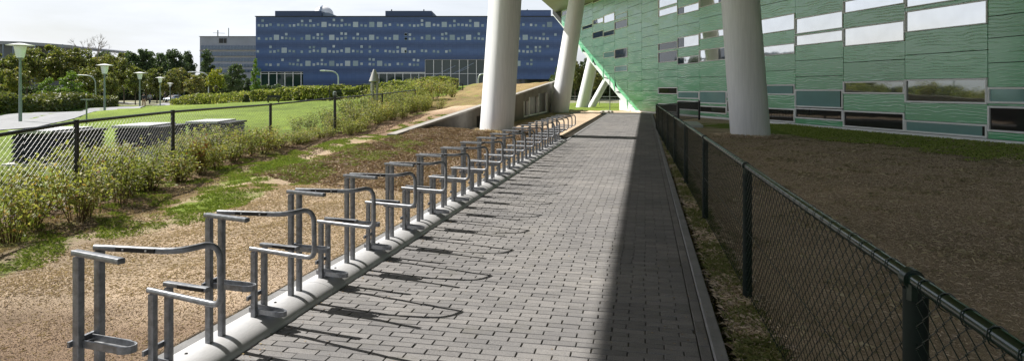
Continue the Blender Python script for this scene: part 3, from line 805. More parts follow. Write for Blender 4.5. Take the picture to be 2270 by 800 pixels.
# front wall pieces leave the glazed ground-floor openings free
mb = MB(); bbox(567,1262,38,133,0,40,mb); bbox(567,942,133.02,160,0,40,mb); bbox(1078,1262,133.02,176,0,40,mb); bbox(672,822,160.02,215,0,40,mb)
bbox(567,577,160.02,215,0,40,mb)
mb.build('wall', M_blue, bb)
mb = MB(); bbox(566,1263,36.4,38,-.4,40.4,mb); mb.build('parapet', M_black, bb)
M_ph = simple('blue_grey_cladding', (.035,.065,.14), .35)
M_ph2 = simple('light_blue_grey_cladding', (.22,.27,.34), .5)
mb = bbox(598,703,21,36.3,4,16); mb.build('penthouse', M_ph, bb)
mb = MB(); a, z0 = bp(703.2,36.3); b, _ = bp(730,36.3); c_, z1 = bp(717,24); _, z2 = bp(0, 29)
mb.v = [(a,5,z0),(b,5,z0),(b,5,z2),(c_,5,z1),(a,5,z1-.0),(a,14,z0),(b,14,z0),(b,14,z2),(c_,14,z1),(a,14,z1)]
mb.f = [(0,1,2,3,4),(9,8,7,6,5)]+[(j,j+5,(j+1)%5+5,(j+1)%5) for j in range(5)]; mb.build('stair_head', M_ph2, bb)
mb = bbox(848,953,21,36.3,4,16); mb.build('penthouse', M_ph, bb)
mb = MB(); a, z0 = bp(953.2,36.3); b, _ = bp(967,36.3); _, z1 = bp(0, 22)
mb.v = [(a,5,z0),(b,5,z0),(a,5,z1),(a,14,z0),(b,14,z0),(a,14,z1)]; mb.f = [(0,1,2),(5,4,3),(0,3,4,1),(1,4,5,2),(2,5,3,0)]; mb.build('stair_head', M_ph2, bb)
mb = bbox(1150,1222,22,36.3,1,16); mb.build('penthouse', M_blue, bb)
mb = MB()
for px_ in (859,933,1170): a, z0 = bp(px_, 21); mb.box(a-.15,a+.15,6,6.3,z0,z0+.7)
mb.build('roof_vent', M_black, bb)
mb = MB(); bbox(610,645,33,35.5,3.8,3.95,mb); mb.build('vent_grille', M_white, bb)
# observatory dome
a, z0 = bp(694.5, 24); mb = MB(); rr = 22/F*BZ
mb.lathe((a,10,z0-1), [(rr,0),(rr,1.1)]+[(rr*math.cos(R(t)), 1.1+rr*math.sin(R(t))*.86) for t in range(8,91,9)], 24)
o = mb.build('dome', M_white, bb); auto_smooth(o, 60)
mb = MB(); mb.tube([(a-.3,10-rr*.2,z0+rr*.86-.1),(a-.3,10-rr*.75,z0+rr*.6),(a-.3,10-rr-.05,z0+.2)], .4, 6); mb.build('shutter', M_ph2, o)
# glazing bays
M_bglass = mk_glass('curtain_wall_glass', (.02,.045,.04), .0, .03, .6)
def curtain(px0, px1, y0, y1, step):
    mb = bbox(px0, px1, y0, y1, .5, 1.0); g_ = mb.build('curtain_glazing', M_bglass, bb)
    mb = MB(); x = px0
    while x <= px1+.1: bbox(x-.55, x+.55, y0, y1, .1, .49, mb); x += step
    bbox(px0, px1, y0-.9, y0+.4, .0, .09, mb)
    if y1-y0 > 40: bbox(px0, px1, 163.4, 164.2, .0, .09, mb)
    mb.build('mullions', M_ph2 if False else M_alu, g_)
    return g_
curtain(577, 672, 160, 215, 18); curtain(822, 941.5, 162, 215, 17.7); curtain(942, 1077, 133, 215, 19)
mb = bbox(1078,1262,176.1,215,.6,1.2); mb.build('ground_floor_glazing', G_dark, bb)
# stairs glimpsed behind the glass
mb = MB()
for (x0,y0,x1,y1) in ((958,170,1010,146),(950,186,998,160),(1000,166,1050,140),(905,192,960,168),(1015,160,1040,150)):
    a = bp(x0,y0); b = bp(x1,y1); mb.tube([(a[0],.42,a[1]),(b[0],.42,b[1])], .12, 5)
mb.build('stair_rail', M_ph2, bb)
t_ = NT('small_window_glass'); g_ = t_.add('ShaderNodeNewGeometry'); oi = t_.add('ShaderNodeObjectInfo')
mm = t_.add('ShaderNodeMath', operation='ADD'); t_.k(g_.outputs['Random Per Island'], mm.inputs[0]); t_.k(oi.outputs['Random'], mm.inputs[1])
fr_ = t_.add('ShaderNodeMath', operation='FRACT'); t_.k(mm.outputs[0], fr_.inputs[0])
t_.k(t_.ramp(fr_.outputs[0], [(0,(.17,.24,.28)),(.5,(.28,.36,.40)),(1,(.42,.48,.52))]), t_.b.inputs['Base Color']); t_.set(Roughness=.25, Metallic=.2)
M_smallwin = t_.m
A = lambda xs: [560+x/4.211 for x in xs]
Bz = lambda xs: [900+x/4.211 for x in xs]
yy = lambda y: 20+y/4.211
rows = [
 (155,112,148, [60,95,133,168,242,279,350,388,427,463,500,540,573,612,722,760,795,832,870,905,1018,1055,1242,1282,1357,1394],[95,463,540,760,835],[668,962,1113,1187],
  [37,77,113,150,262,300,413,452,490,527,565,600,715,1095,1168,1212,1285],[150,452,600],[207,358,660,1340]),
 (278,238,268, [60,130,170,278,315,350,388,460,572,610,648,793,832,870,945,982,1018,1055,1167,1242,1282,1430],[315,610,648,832,870,982,1430],[224,518,740,1112,1338],
  [0,37,75,150,262,340,375,490,527,642,680,715,1055,1170,1212,1250,1285,1322],[0,37,340,375,680,1285,1395],[207,432,585,1113]),
 (398,357,388, [50,168,205,240,348,385,460,537,573,610,720,758,793,832,940,980,1018,1095,1167,1242,1282,1318,1355],[168,537,573,758,1018,1095,1355],[296,667,888,1412],
  [0,37,77,150,187,262,300,377,410,1055,1097,1135,1170,1212,1250],[1135,1212,1250,1322],[]),
 (520,478,510, [130,168,240,350,383,420,455,573,610,648,682,793,830,1018,1095,1130,1242,1280,1357,1394],[280,425,648,1095,1130],[518,740,888,962,1187],
  [37,75,110,1135,1170],[75,113,1170,1360],[1045])]
cnt = 0; rest = MB()
wj = [0,-6,4,-3,2]
for (yl, yu, yb, la, ua_, ba, lb_, ub, bb_) in rows:
    for xs in (A(ba), Bz(bb_)):
        for x in xs:
            mb = bbox(x-5.8, x+5.8, yy(yb)-5.8, yy(yb)+5.8, -.12, -.002); o = mb.build('large_window', M_smallwin, bb); cnt += 1
    for (xs, y) in ((A(la), yl), (Bz(lb_), yl), (A(ua_), yu), (Bz(ub), yu)):
        for i, x in enumerate(xs):
            s = 2.75; yq = yy(y+wj[(i*7)%5])
            if cnt < 98: bbox(x-s, x+s, yq-s, yq+s, -.12, -.002).build('window', M_smallwin, bb); cnt += 1
            else: bbox(x-s, x+s, yq-s, yq+s, -.12, -.002, rest)
o = rest.build('window', M_smallwin, bb); o['kind'] = 'stuff'

# ------------------------------------------------------------------ grey office block and far-left hall
GZ = 260.0
ox = PX(443,200,GZ)[0]
go = empty('office_building', (ox, GZ, 0), 0, 'grey slab office block with bands of windows, left of the blue building', 'building')
def gz(py): return HC+(HY-py)/F*GZ
wd = (590-443)/F*GZ
mb = MB(); mb.box(0, wd, 0, 14, -3, gz(82)); mb.build('wall', simple('grey_panel', (.29,.31,.37), .8, 0, .12, .2), go)
ys = [(102,110),(117,124),(130,137),(143,149.5),(155,161)]
for (a, b) in ys:
    mb = MB(); mb.box(.6, wd-.5, -.25, -.01, gz(b), gz(a)); w_ = mb.build('window_band', mk_glass('band_glass', (.08,.12,.18), .2, .1), go)
    mb = MB(); x = .6
    while x < wd: mb.box(x-.07, x+.07, -.33, -.26, gz(b), gz(a)); x += 1.35
    mb.build('mullions', M_ph2, w_)
mb = MB(); mb.box(0,wd,-.35,-.005,gz(113.5),gz(111.5)); mb.box(0,wd,-.35,-.005,gz(126.5),gz(125)); mb.build('sill', M_concrete, go)
mb = MB(); mb.box(8,9.6,-.2,-.01,gz(96),gz(86)); mb.box(9.9,11.0,-.2,-.01,gz(96),gz(86)); mb.build('sign_panel', M_black, go)
mb = MB(); mb.box(-.2, wd, -.4, 14, gz(82)+.01, gz(81)); mb.build('roof', M_black, go)
mb = MB(); mb.tube([(6,3,gz(81)),(6,3,gz(66))], .22, 6); mb.tube([(10.5,3,gz(81)),(10.5,3,gz(61))], .16, 6); mb.tube([(4,3,gz(72)),(9,3,gz(73))], .08, 6); mb.build('antenna', M_lamp_pole, go)
# hall
HZ = 165.0
hx = PX(-120,200,HZ)[0]
ha = empty('sports_hall', (hx, HZ, 0), 0, 'long low hall with a curved pale roof behind the trees at the far left', 'building')
def hz_(py): return HC+(HY-py)/F*HZ
hw = lambda px: (px+120)/F*HZ
mb = MB(); prof_ = [(-120,90),(0,92.5),(60,94),(120,98),(170,102),(192,106)]
for i in range(len(prof_)-1):
    (a, ya), (b, yb_) = prof_[i], prof_[i+1]
    mb.hexa([(hw(a),-2,hz_(ya)-.9),(hw(b),-2,hz_(yb_)-.7),(hw(b),20,hz_(yb_)-.7),(hw(a),20,hz_(ya)-.9),(hw(a),-2,hz_(ya)),(hw(b),-2,hz_(yb_)),(hw(b),20,hz_(yb_)),(hw(a),20,hz_(ya))])
mb.build('roof', simple('roof_edge_grey', (.24,.25,.27), .5), ha)
mb = MB(); mb.box(0, hw(60), 0, 18, -3, hz_(101)); mb.build('wall', simple('hall_wall', (.10,.11,.12), .5), ha)
mb = MB()
for px_ in (20,42,60,90,120,150): a = hw(px_); mb.tube([(a,-1.9,-1),(a,-1.9,hz_(100))], .15, 6)
mb.build('column', M_ph2, ha)

# ------------------------------------------------------------------ vegetation generators
def leaf_quads(C, size, flat=.3, asp=1.5):
    n = len(C); nrm = rng.normal(size=(n,3)); nrm[:,2] += flat*2*np.sign(rng.random(n)-.15); nrm /= np.linalg.norm(nrm, axis=1)[:,None]
    t = np.cross(nrm, rng.normal(size=(n,3))); t /= np.linalg.norm(t, axis=1)[:,None]; b = np.cross(nrm, t)
    s = size*rng.uniform(.6,1.3,n)[:,None]
    V = np.stack([C-t*s*asp*.5, C+b*s*.42+nrm*s*.08, C+t*s*asp*.5, C-b*s*.42+nrm*s*.08], 1).reshape(-1,3)
    Fa = np.arange(n*4).reshape(n,4); return V, Fa
def make_tree(H, trunk_h, rx, rz, nclump, per, leaf, seed, shape='round', trunk_r=.16, clump_r=.9):
    global rng
    rng = np.random.default_rng(seed); rnd = random.Random(seed)
    cen = []
    cz_ = trunk_h+rz
    for k in range(nclump):
        while True:
            p = rng.uniform(-1,1,3)
            d = np.linalg.norm(p)
            if d > 1 or d < .35 and rng.random() < .8: continue
            if shape == 'cone' and math.hypot(p[0],p[1]) > 1-.8*(p[2]+1)/2: continue
            if shape == 'flat' and p[2] < -.5: continue
            break
        cen.append((p[0]*rx*(1+.12*rng.normal()), p[1]*rx*(1+.12*rng.normal()), cz_+p[2]*rz*(1+.08*rng.normal())))
    cen = np.array(cen)
    pts = []
    for c in cen:
        k = int(per*rng.uniform(.5,1.5)); rr = clump_r*rng.uniform(.55,1.3)
        d = rng.normal(size=(k,3)); d /= np.linalg.norm(d,axis=1)[:,None]
        pts.append(c+d*(rr*rng.random(k)[:,None]**.45)*np.array([1.1,1.1,.62]))
    V, Fa = leaf_quads(np.concatenate(pts), leaf)
    crown = np_mesh('crown', V, Fa)
    mb = MB(); lean = rnd.uniform(-.3,.3)
    top = (lean, rnd.uniform(-.3,.3), trunk_h+rz*1.3)
    mb.tube([(0,0,-.3),(0,0,trunk_h*.4),(lean*.3,0,trunk_h),(top[0],top[1],top[2])], trunk_r, 8, [1.35,1,.85,.2])
    for c in cen[::2]:
        hh = trunk_h*.85+rnd.random()*(max(.2, c[2]-trunk_h)*.6); s = (lean*.3*hh/trunk_h, 0, hh)
        mid = ((s[0]+c[0])*.5, (s[1]+c[1])*.5, (s[2]+c[2])*.5+.1*rz)
        mb.tube([s, mid, tuple(c)], trunk_r*.35, 5, [1,.6,.2])
    return mb.mesh('trunk', True), crown
TP = {}
TP['olive1'] = (make_tree(9, 2.6, 3.0, 3.4, 60, 75, .36, 1), L_tree)
TP['olive2'] = (make_tree(9, 2.4, 2.7, 3.6, 52, 75, .36, 2), L_tree)
TP['olive3'] = (make_tree(9, 2.8, 3.4, 3.1, 62, 70, .36, 3), L_tree)
TP['dark1'] = (make_tree(12, 2.5, 4.2, 4.8, 80, 85, .45, 4, clump_r=1.2), L_dark)
TP['dark2'] = (make_tree(12, 2.0, 3.8, 5.0, 75, 85, .45, 5, clump_r=1.15), L_dark)
TP['cone'] = (make_tree(12, 1.5, 4.2, 5.4, 75, 85, .45, 6, 'cone', clump_r=1.1), L_dark)
TP['yellow'] = (make_tree(4.6, 1.5, 1.7, 1.45, 34, 60, .2, 8, clump_r=.55, trunk_r=.07), L_yel)
TP['poplar'] = (make_tree(5, .3, .75, 2.4, 40, 45, .17, 9, clump_r=.42, trunk_r=.07), L_pop)
TP['fresh'] = (make_tree(5, .6, 2.2, 2.0, 44, 60, .25, 10, 'cone', clump_r=.6, trunk_r=.08), L_pop)
def bare_tree(seed=11):
    rnd = random.Random(seed); mb = MB()
    def br(p, d, L, r, dep):
        q = p+d*L; mb.tube([tuple(p), tuple((p+q)/2+Vector((rnd.gauss(0,.05*L),rnd.gauss(0,.05*L),0))), tuple(q)], r, 5, [1,.8,.6])
        if dep == 0: return
        for _ in range(3 if dep > 1 else 4):
            nd = (d+Vector((rnd.gauss(0,.45),rnd.gauss(0,.45),rnd.gauss(.05,.25)))).normalized(); br(q, nd, L*rnd.uniform(.6,.8), r*.6, dep-1)
    br(Vector((0,0,-.3)), Vector((0,0,1)), 5, .25, 5)
    me = mb.mesh('branches', True); return me
BARE = bare_tree()
for (tm, cm), mt in TP.values(): tm.materials.append(M_bark); cm.materials.append(mt)
BARE.materials.append(simple('pale_bark', (.25,.22,.18), .9))
def tree(kind, px, top, Z, wpx, label, group=None, gy=None, name='tree', cat='tree'):
    x, y, zt = PX(px, top, Z); zb = T(x, y) if gy is None else PX(px, gy, Z)[2]
    (tm, cm), mt = TP[kind]
    Hh = max(v.co.z for v in list(cm.vertices)[::7]); Wd = max(abs(v.co.x) for v in list(cm.vertices)[::7])
    e = empty(name, (x,y,zb), random.uniform(0,6.28), label, cat, group)
    sx = (wpx/2*Z/F)/Wd; e.scale = (sx, sx, (zt-zb)/Hh)
    for nm, me_ in (('trunk', tm), ('crown', cm)):
        o = bpy.data.objects.new(nm, me_); COL.objects.link(o); o.parent = e
    return e
OG = 'olive green trees in the park on the left'
lab_o = 'olive green park tree in the row behind the left path'
i = 0
for (px, top, Z, w_) in [(-40,112,100,80),(10,118,98,75),(60,106,104,85),(105,100,110,90),(150,106,108,80),(188,108,118,70),(222,125,96,60),(255,118,112,66),(275,128,100,60),(300,150,92,50),(348,150,112,55),(378,158,110,48),(398,150,120,55),(430,165,105,52),(452,160,118,50),(35,150,88,60),(200,150,88,56),(245,160,86,46),
                         (325,165,130,44),(365,170,135,44),(410,172,138,40)]:
    tree(['olive1','olive2','olive3'][i % 3], px, top, Z, w_, lab_o, OG); i += 1
DG = 'tall dark trees behind the park'
for k_, (kd, px, top, Z, w_) in enumerate([('dark1',285,112,150,70),('dark2',318,108,152,66),('dark1',350,116,160,60),('dark2',388,108,150,60),('dark1',412,112,158,48),('dark2',238,112,160,60),('dark1',375,130,165,70),('dark2',300,130,165,80)]):
    tree(kd, px, top, Z, w_, 'tall dark green tree in the clump behind the park lamps', DG)
tree('cone', 461, 109, 140, 46, 'dark pointed tree in front of the grey office block')
tree('dark2', 520, 141, 120, 58, 'bushy dark green tree at the left corner of the blue building')
tree('dark1', 500, 165, 125, 50, 'low dark tree beside the yellow green tree')
tree('dark1', 546, 172, 128, 30, 'small dark tree close behind the slim bright tree')
tree('yellow', 478, 149, 62, 44, 'small yellow green tree standing on the lawn')
tree('poplar', 566, 128, 52, 24, 'slim upright bright green tree in front of the blue building')
tree('fresh', 155, 158, 80, 62, 'light green young tree with tiered branches left of the second park lamp')
tree('fresh', 105, 172, 84, 50, 'light green young tree right of the nearest park lamp')
x, y, zt = PX(200,74,150); o = bpy.data.objects.new('bare_tree', BARE); COL.objects.link(o); o.location = (x, y, -.6)
bh = max(v.co.z for v in BARE.vertices); o.scale = ((zt+.6)/bh*.8,)*2+((zt+.6)/bh,); tag(o, 'leafless pale tree rising above the park trees', 'tree')
for k_, (kd, px, top, Z, w_) in enumerate([('dark1',1262,120,95,60),('dark2',1300,128,100,55),('olive1',1275,135,90,40),('dark1',1345,150,98,60),('dark2',1325,140,105,55),('dark1',1385,165,100,60),('olive2',1310,160,88,45),('dark2',1240,150,110,40)]):
    tree(kd, px, top, Z, w_, 'dark leafy tree behind the slanted columns', 'trees seen under the slanted green edge')
# trees outside the left of the picture that the facade glass mirrors
for k_ in range(16):
    Z = 60+k_*6; X = -Z*(.95+.10*k_*.7); 
    e = empty('tree', (X, Z*.6+12, T(X, Z)), k_, 'park tree beyond the left edge of the picture', 'tree', 'trees beyond the left edge')
    (tm, cm), mt = TP[['olive1','olive3','dark1'][k_ % 3]]; e.scale = (1.3,1.3,1.0)
    for nm, me_ in (('trunk', tm), ('crown', cm)):
        o = bpy.data.objects.new(nm, me_); COL.objects.link(o); o.parent = e

# --- shrubs in the bed along the black fence
def make_shrub(H, W_, nst, per, leaf, seed):
    global rng
    rng = np.random.default_rng(seed); rnd = random.Random(seed); mb = MB(); pts = []
    for s in range(nst):
        a = rnd.uniform(0,6.28); r = W_*math.sqrt(rnd.random())*.55; lean = rnd.uniform(.1,.5)*W_
        b = Vector((r*.4*math.cos(a), r*.4*math.sin(a), -.03)); h = H*rnd.uniform(.55,1.05)
        tip = Vector((r*math.cos(a)+lean*math.cos(a)*.6, r*math.sin(a)+lean*math.sin(a)*.6, h))
        mid = (b+tip)/2+Vector((rnd.gauss(0,.03),rnd.gauss(0,.03),.04))
        mb.tube([tuple(b), tuple(mid), tuple(tip)], .005, 4, [1.3,1,.4])
        k = int(per*rnd.uniform(.6,1.4))
        t = rng.random(k)**.75*.82+.18
        base = np.outer((1-t)**2, b)+np.outer(2*t*(1-t), mid)+np.outer(t**2, tip)
        off = rng.normal(size=(k,3))*np.array([.075,.075,.05])*(1+.4*rng.random((k,1)))
        pts.append(base+off)
    V, Fa = leaf_quads(np.concatenate(pts), leaf, .4, 1.5)
    lm = np_mesh('leaves', V, Fa); sm = mb.mesh('stems', True); sm.materials.append(M_stem); return sm, lm
SH = [make_shrub(.80, .42, 15, 44, .042, 20+i) for i in range(5)]
for s, l in SH: l.materials.append(L_bush)
SR = make_shrub(.8, .3, 10, 60, .05, 40); SR[1].materials.append(L_red)
def shrub(x, y, sc_, sz, proto, label='leafy knee high shrub in the bed along the black fence', group='shrubs along the black fence', zz=None):
    e = empty('shrub', (x, y, T(x, y) if zz is None else zz), random.uniform(0,6.28), label, 'shrub', group); e.scale = (sc_, sc_, sz)
    for nm, me_ in (('stems', proto[0]), ('leaves', proto[1])):
        o = bpy.data.objects.new(nm, me_); COL.objects.link(o); o.parent = e
    return e
rd = random.Random(3)
Y = 4.4
while Y < 31:
    fxv = float(np.interp(Y, [p[1] for p in LP], [p[0] for p in LP]))
    # profile of the bed seen in the photo: tall near, thin by the fourth post, tall again after
    px = CX+F*fxv/Y
    hs = float(np.interp(px, [-400,0,120,300,420,560,600,640,730,800,900,1000], [.88,.84,.90,.80,.80,.70,.42,.50,.68,.95,1.2,1.3]))
    for k_ in range(2 if px < 560 or px > 740 else 1):
        xo = fxv+(.38 if k_ == 0 else -.42)+rd.gauss(0,.1)+(.15 if px > 700 else 0)
        e = shrub(xo, Y+rd.gauss(0,.12), rd.uniform(.75,1.15)*(.85 if k_ == 0 else 1), hs*rd.uniform(.72,1.12)*(.86 if k_ == 0 else 1.0), SH[rd.randrange(5)])
    Y += .44 if Y < 16 else .6
# extra shrubs beyond the black fence towards the bank
for (px, py, Z, s) in [(775,262,26,1.3),(800,255,29,1.4),(830,250,31,1.5),(860,246,33,1.4),(890,252,30,1.4),(920,250,31,1.5),(945,243,33,1.5),(965,240,33,1.4),(985,232,36,1.4),(1000,226,38,1.3),(935,228,39,1.5),(905,230,39,1.5),(880,232,38,1.5),(850,236,36,1.5),(960,220,41,1.5),(985,217,42,1.3),(915,222,41,1.4),(720,285,22,1.0),(690,290,21,.9),(760,272,24,1.2),(655,287,20.5,.8),(1003,236,34,1.0),(975,252,30,.9),(900,262,27,1.0),(935,256,29,1.1)]:
    x, y, z = PX(px, py, Z); u_, v_ = UV(x, y)
    if v_ > -6.9: x -= (v_+6.9)
    shrub(x, y, s*1.0, s*.85, SH[rd.randrange(5)], 'leafy shrub on the bank between the black fence and the ramp wall', 'shrubs on the bank')
x, y, z = PX(432,372,10.9); e = shrub(-5.25, 10.6, .45, .85, SR, 'reddish brown shrub among the green ones by the black fence', None)
# --- hedges (many fine leaves in one trimmed mass)
def hedge(name, line, wdt, hgt, n, leaf, label, mat=L_hedge):
    global rng
    rng = np.random.default_rng(hash(label) % 1000+1 if False else len(label)+n)
    P = np.array(line, float); seg = np.linalg.norm(np.diff(P, axis=0), axis=1); cum = np.concatenate([[0], np.cumsum(seg)])
    s = rng.random(n)*cum[-1]; x = np.interp(s, cum, P[:,0]); y = np.interp(s, cum, P[:,1])
    i_ = np.clip(np.searchsorted(cum, s)-1, 0, len(seg)-1); d = (P[i_+1]-P[i_])/seg[i_][:,None]
    o_ = rng.uniform(-1,1,n); h_ = rng.random(n)**.6
    k = rng.random(n) < .6      # concentrate on the shell
    o_ = np.where(k & (rng.random(n) < .6), np.sign(o_)*(.85+.2*rng.random(n)), o_); h_ = np.where(k & (np.abs(o_) < .85), .9+.16*rng.random(n), h_)
    x2 = x-d[:,1]*o_*wdt/2; y2 = y+d[:,0]*o_*wdt/2
    u_, v_ = UV(x, y); zb = terrain(u_, v_)
    z = zb+h_*hgt*(1+.07*np.sin(s*2.1)+.05*np.sin(s*5.3))
    V, Fa = leaf_quads(np.stack([x2,y2,z],1), leaf)
    c0 = P[0]; V = V-np.array([c0[0], c0[1], 0])
    # core
    e = empty(name, (c0[0], c0[1], 0), 0, label, 'hedge')
    o = link('foliage', np_mesh('foliage', V, Fa), mat, e)
    mb = MB(); N = max(2, int(cum[-1]/1.5)); st = []
    for j in range(N+1):
        q = j/N*cum[-1]; X_ = np.interp(q, cum, P[:,0]); Y_ = np.interp(q, cum, P[:,1]); ii = min(len(seg)-1, max(0, int(np.searchsorted(cum, q))-1)); dd = (P[ii+1]-P[ii])/seg[ii]
        zb = T(X_, Y_); st.append([(X_-dd[1]*sg*wdt*.38-c0[0], Y_+dd[0]*sg*wdt*.38-c0[1], zb+zz) for sg, zz in ((1,-.2),(-1,-.2),(-1,hgt*.82),(1,hgt*.82))])
    for a in st: mb.v += a
    for j in range(N):
        for q in range(4): mb.f.append((j*4+q, j*4+(q+1)%4, j*4+4+(q+1)%4, j*4+4+q))
    mb.f += [(0,1,2,3), (N*4+3,N*4+2,N*4+1,N*4)]
    mb.build('branches', simple('hedge_inner', (.03,.032,.015), .95), e)
    return e
def lp(Y): return -24.1-.41*(Y-31)          # near edge of the park path
hedge('hedge', [(lp(Y)-5.3, Y) for Y in (30,38,46,54,62,70)], 3.0, 1.25, 26000, .20, 'long trimmed hedge along the far side of the park path')
def linepx(pts): return [PX(a, 0, Z)[:2] for a, Z in pts]
hedge('hedge', linepx([(395,66),(440,62),(500,58),(560,53)]), 1.6, .95, 9000, .15, 'low hedge left of the slim bright tree behind the lawn', L_bush)
hedge('hedge', linepx([(575,52),(640,50),(700,48),(760,46.5)]), 1.8, 1.0, 11000, .14, 'low hedge behind the lawn, right of the slim bright tree', L_bush)
hedge('hedge', linepx([(770,46),(850,45.5),(940,45),(1010,44.5)]), 1.6, .75, 9000, .13, 'low hedge behind the cone topped vent', L_bush)
hedge('hedge', [(-160,130),(-110,132),(-70,140),(-55,150)], 4, 2.6, 14000, .5, 'dark rough hedge beyond the park trees', L_dark)
hedge('hedge', [(6,96),(12,97),(24,100)], 4, 3.2, 9000, .35, 'dark hedge behind the slanted columns', L_dark)

# ------------------------------------------------------------------ grass tufts
def blades(name, n, u0, u1, v0, v1, want, h, wd_, lay, mat, seed, dens=1.0, label=None):
    r_ = np.random.default_rng(seed)
    # denser towards the camera
    u = u0+(u1-u0)*r_.random(n)**dens; v = r_.uniform(v0, v1, n)
    g_, _ = cover(u, v)
    k = want(u, v, g_, r_); u = u[k]; v = v[k]; n = len(u)
    z = terrain(u, v); x = u*DU[0]+v*DV[0]; y = u*DU[1]+v*DV[1]
    a = r_.uniform(0, 6.28, n); hh = h*r_.uniform(.5,1.4,n)*(1+u/25); ln_ = lay*r_.uniform(.4,1.5,n)
    sc_ = (1+u/9)
    B = np.stack([x,y,z-.004],1); side = np.stack([-np.sin(a+1.57), np.cos(a+1.57), 0*a],1)*(wd_*sc_)[:,None]
    fw = np.stack([np.cos(a), np.sin(a), 0*a],1)
    side = np.stack([-np.sin(a), np.cos(a), 0*a],1)*(wd_*sc_)[:,None]
    mid = B+fw*(hh*ln_*.4)[:,None]+np.stack([0*a,0*a,hh*.6],1); tip = B+fw*(hh*ln_*1.1)[:,None]+np.stack([0*a,0*a,hh*np.clip(1-ln_*.35,.2,1)],1)
    V = np.stack([B-side, B+side, mid+side*.6, tip, mid-side*.6], 1).reshape(-1,3)
    Fa = np.arange(n*5).reshape(n,5)
    o = link(name, np_mesh(name, V, Fa), mat); tag(o, label, 'grass', None, 'stuff'); return o
def patch(u, v, r_): return nz(u, v, 3.1, 2)+.5*nz(u, v, 9, 1)+.12*r_.normal(size=u.shape)
blades('green_grass', 330000, 2.0, 22, -7.6, -2.75, lambda u,v,g_,r_: (g_+.40*patch(u,v,r_) > .44) & (g_ > .12) & (v > fence_v(u)+.2) , .024, .0009, .9, L_grass, 1, 1.3, 'tufts of green grass in the band left of the bicycle stands')
blades('dry_grass', 420000, 1.8, 20, -6.6, -2.72, lambda u,v,g_,r_: (g_ < .45) & (r_.random(len(u)) < np.where((u+.3*-(v+3) < 4.6+1.2*nz(u,v,1.1)) & (v > -5.0), .22, .9)), .011, .00055, 2.0, L_straw, 2, 1.2, 'matted dry straw coloured grass left of the bicycle stands')
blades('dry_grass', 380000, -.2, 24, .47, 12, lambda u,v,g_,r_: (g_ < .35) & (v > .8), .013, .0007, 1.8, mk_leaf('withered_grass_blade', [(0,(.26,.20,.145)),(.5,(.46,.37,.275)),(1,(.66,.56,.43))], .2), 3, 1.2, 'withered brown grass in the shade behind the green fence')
blades('verge_grass', 60000, 1.5, 30, .47, .80, lambda u,v,g_,r_: (patch(u,v,r_)+.5*r_.normal(size=len(u)) > .25), .030, .0011, .9, mk_leaf('dull_grass_blade', [(0,(.09,.11,.03)),(.5,(.18,.20,.06)),(1,(.34,.31,.15))], .3), 4, 1.6, 'narrow verge of grass between the kerb and the green fence')
blades('dry_grass', 26000, 1.2, 26, .47, .85, lambda u,v,g_,r_: (r_.random(len(u)) < .9), .022, .0011, 1.7, L_straw, 14, 1.6, 'dry grass and crumbs mixed into the narrow verge by the kerb')
blades('lawn_grass', 70000, 9, 30, 5, 16, lambda u,v,g_,r_: (g_ > .45), .035, .003, .8, L_grass, 5, 1.0, 'green lawn at the foot of the facade')
blades('bank_grass', 60000, 9, 24, -6.3, -3.2, lambda u,v,g_,r_: (r_.random(len(u)) < .8), .028, .003, 2.2, mk_leaf('brown_litter', [(0,(.16,.10,.07)),(.5,(.30,.21,.145)),(1,(.44,.35,.25))], .1), 6, 1.0, 'brown dead grass on the mound in front of the ramp wall')
def ring(cx0, cy0, r0, r1, nm, seed, lb):
    cu, cv_ = UV(cx0, cy0)
    blades(nm, 9000, cu-r1, cu+r1, cv_-r1, cv_+r1, lambda u,v,g_,r_: (np.hypot(u-cu, v-cv_) < r0+(r1-r0)*r_.random(len(u))**2), .07, .003, 1.0, L_straw, seed, 1.0, lb)
ring(7.82, 20.8, .55, .95, 'weeds', 21, 'dry weeds round the foot of the shaded white column')
ring(-.55, 22.0, .5, .9, 'weeds', 22, 'dry weeds round the foot of the column behind the bicycle stands')
def crumbs(name, n, u0, u1, v0, v1, want, size, mat, seed, lb, dens=1.3):
    r_ = np.random.default_rng(seed); u = u0+(u1-u0)*r_.random(n)**dens; v = r_.uniform(v0, v1, n); k = want(u, v, r_); u = u[k]; v = v[k]; n = len(u)
    z = terrain(u, v); C = np.stack([u*DU[0]+v*DV[0], u*DU[1]+v*DV[1], z], 1); s_ = size*r_.uniform(.4,1.5,n)*(1+u/14)
    base = np.array([[1,0,-.25],[-.5,.87,-.25],[-.5,-.87,-.25],[0,0,.8]]); V = C[:,None,:]+base[None]*s_[:,None,None]*r_.uniform(.6,1.3,(n,4,1)); V = V.reshape(-1,3)
    a = np.arange(n)*4; Fa = np.concatenate([np.stack([a,a+1,a+3],1), np.stack([a+1,a+2,a+3],1), np.stack([a+2,a,a+3],1)])
    o = link(name, np_mesh(name, V, Fa), mat); return tag(o, lb, 'soil', None, 'stuff')
M_crumb = mk_leaf('soil_crumb', [(0,(.24,.175,.13)),(.5,(.36,.275,.21)),(1,(.54,.44,.35))], 0.0, .9)
crumbs('soil_crumbs', 110000, 1.6, 8, -5.4, -2.75, lambda u,v,r_: (u-.3*(v+3) < 5.0+1.2*nz(u,v,1.1)+.5*r_.normal(size=len(u))), .0038, M_crumb, 31, 'dark crumbly soil in the near left corner beside the bicycle stands')
crumbs('soil_crumbs', 60000, 12, 25, -6.3, -3.0, lambda u,v,r_: (r_.random(len(u)) < smooth((u-12)/3)), .010, M_crumb, 32, 'brown crumbly soil on the mound before the ramp wall', 1.0)
crumbs('soil_crumbs', 60000, 4, 24, -9.5, -6.3, lambda u,v,r_: (v > fence_v(u)-.2) & (v < fence_v(u)+1.6), .008, M_crumb, 33, 'dark crumbly soil under the shrubs by the black fence')
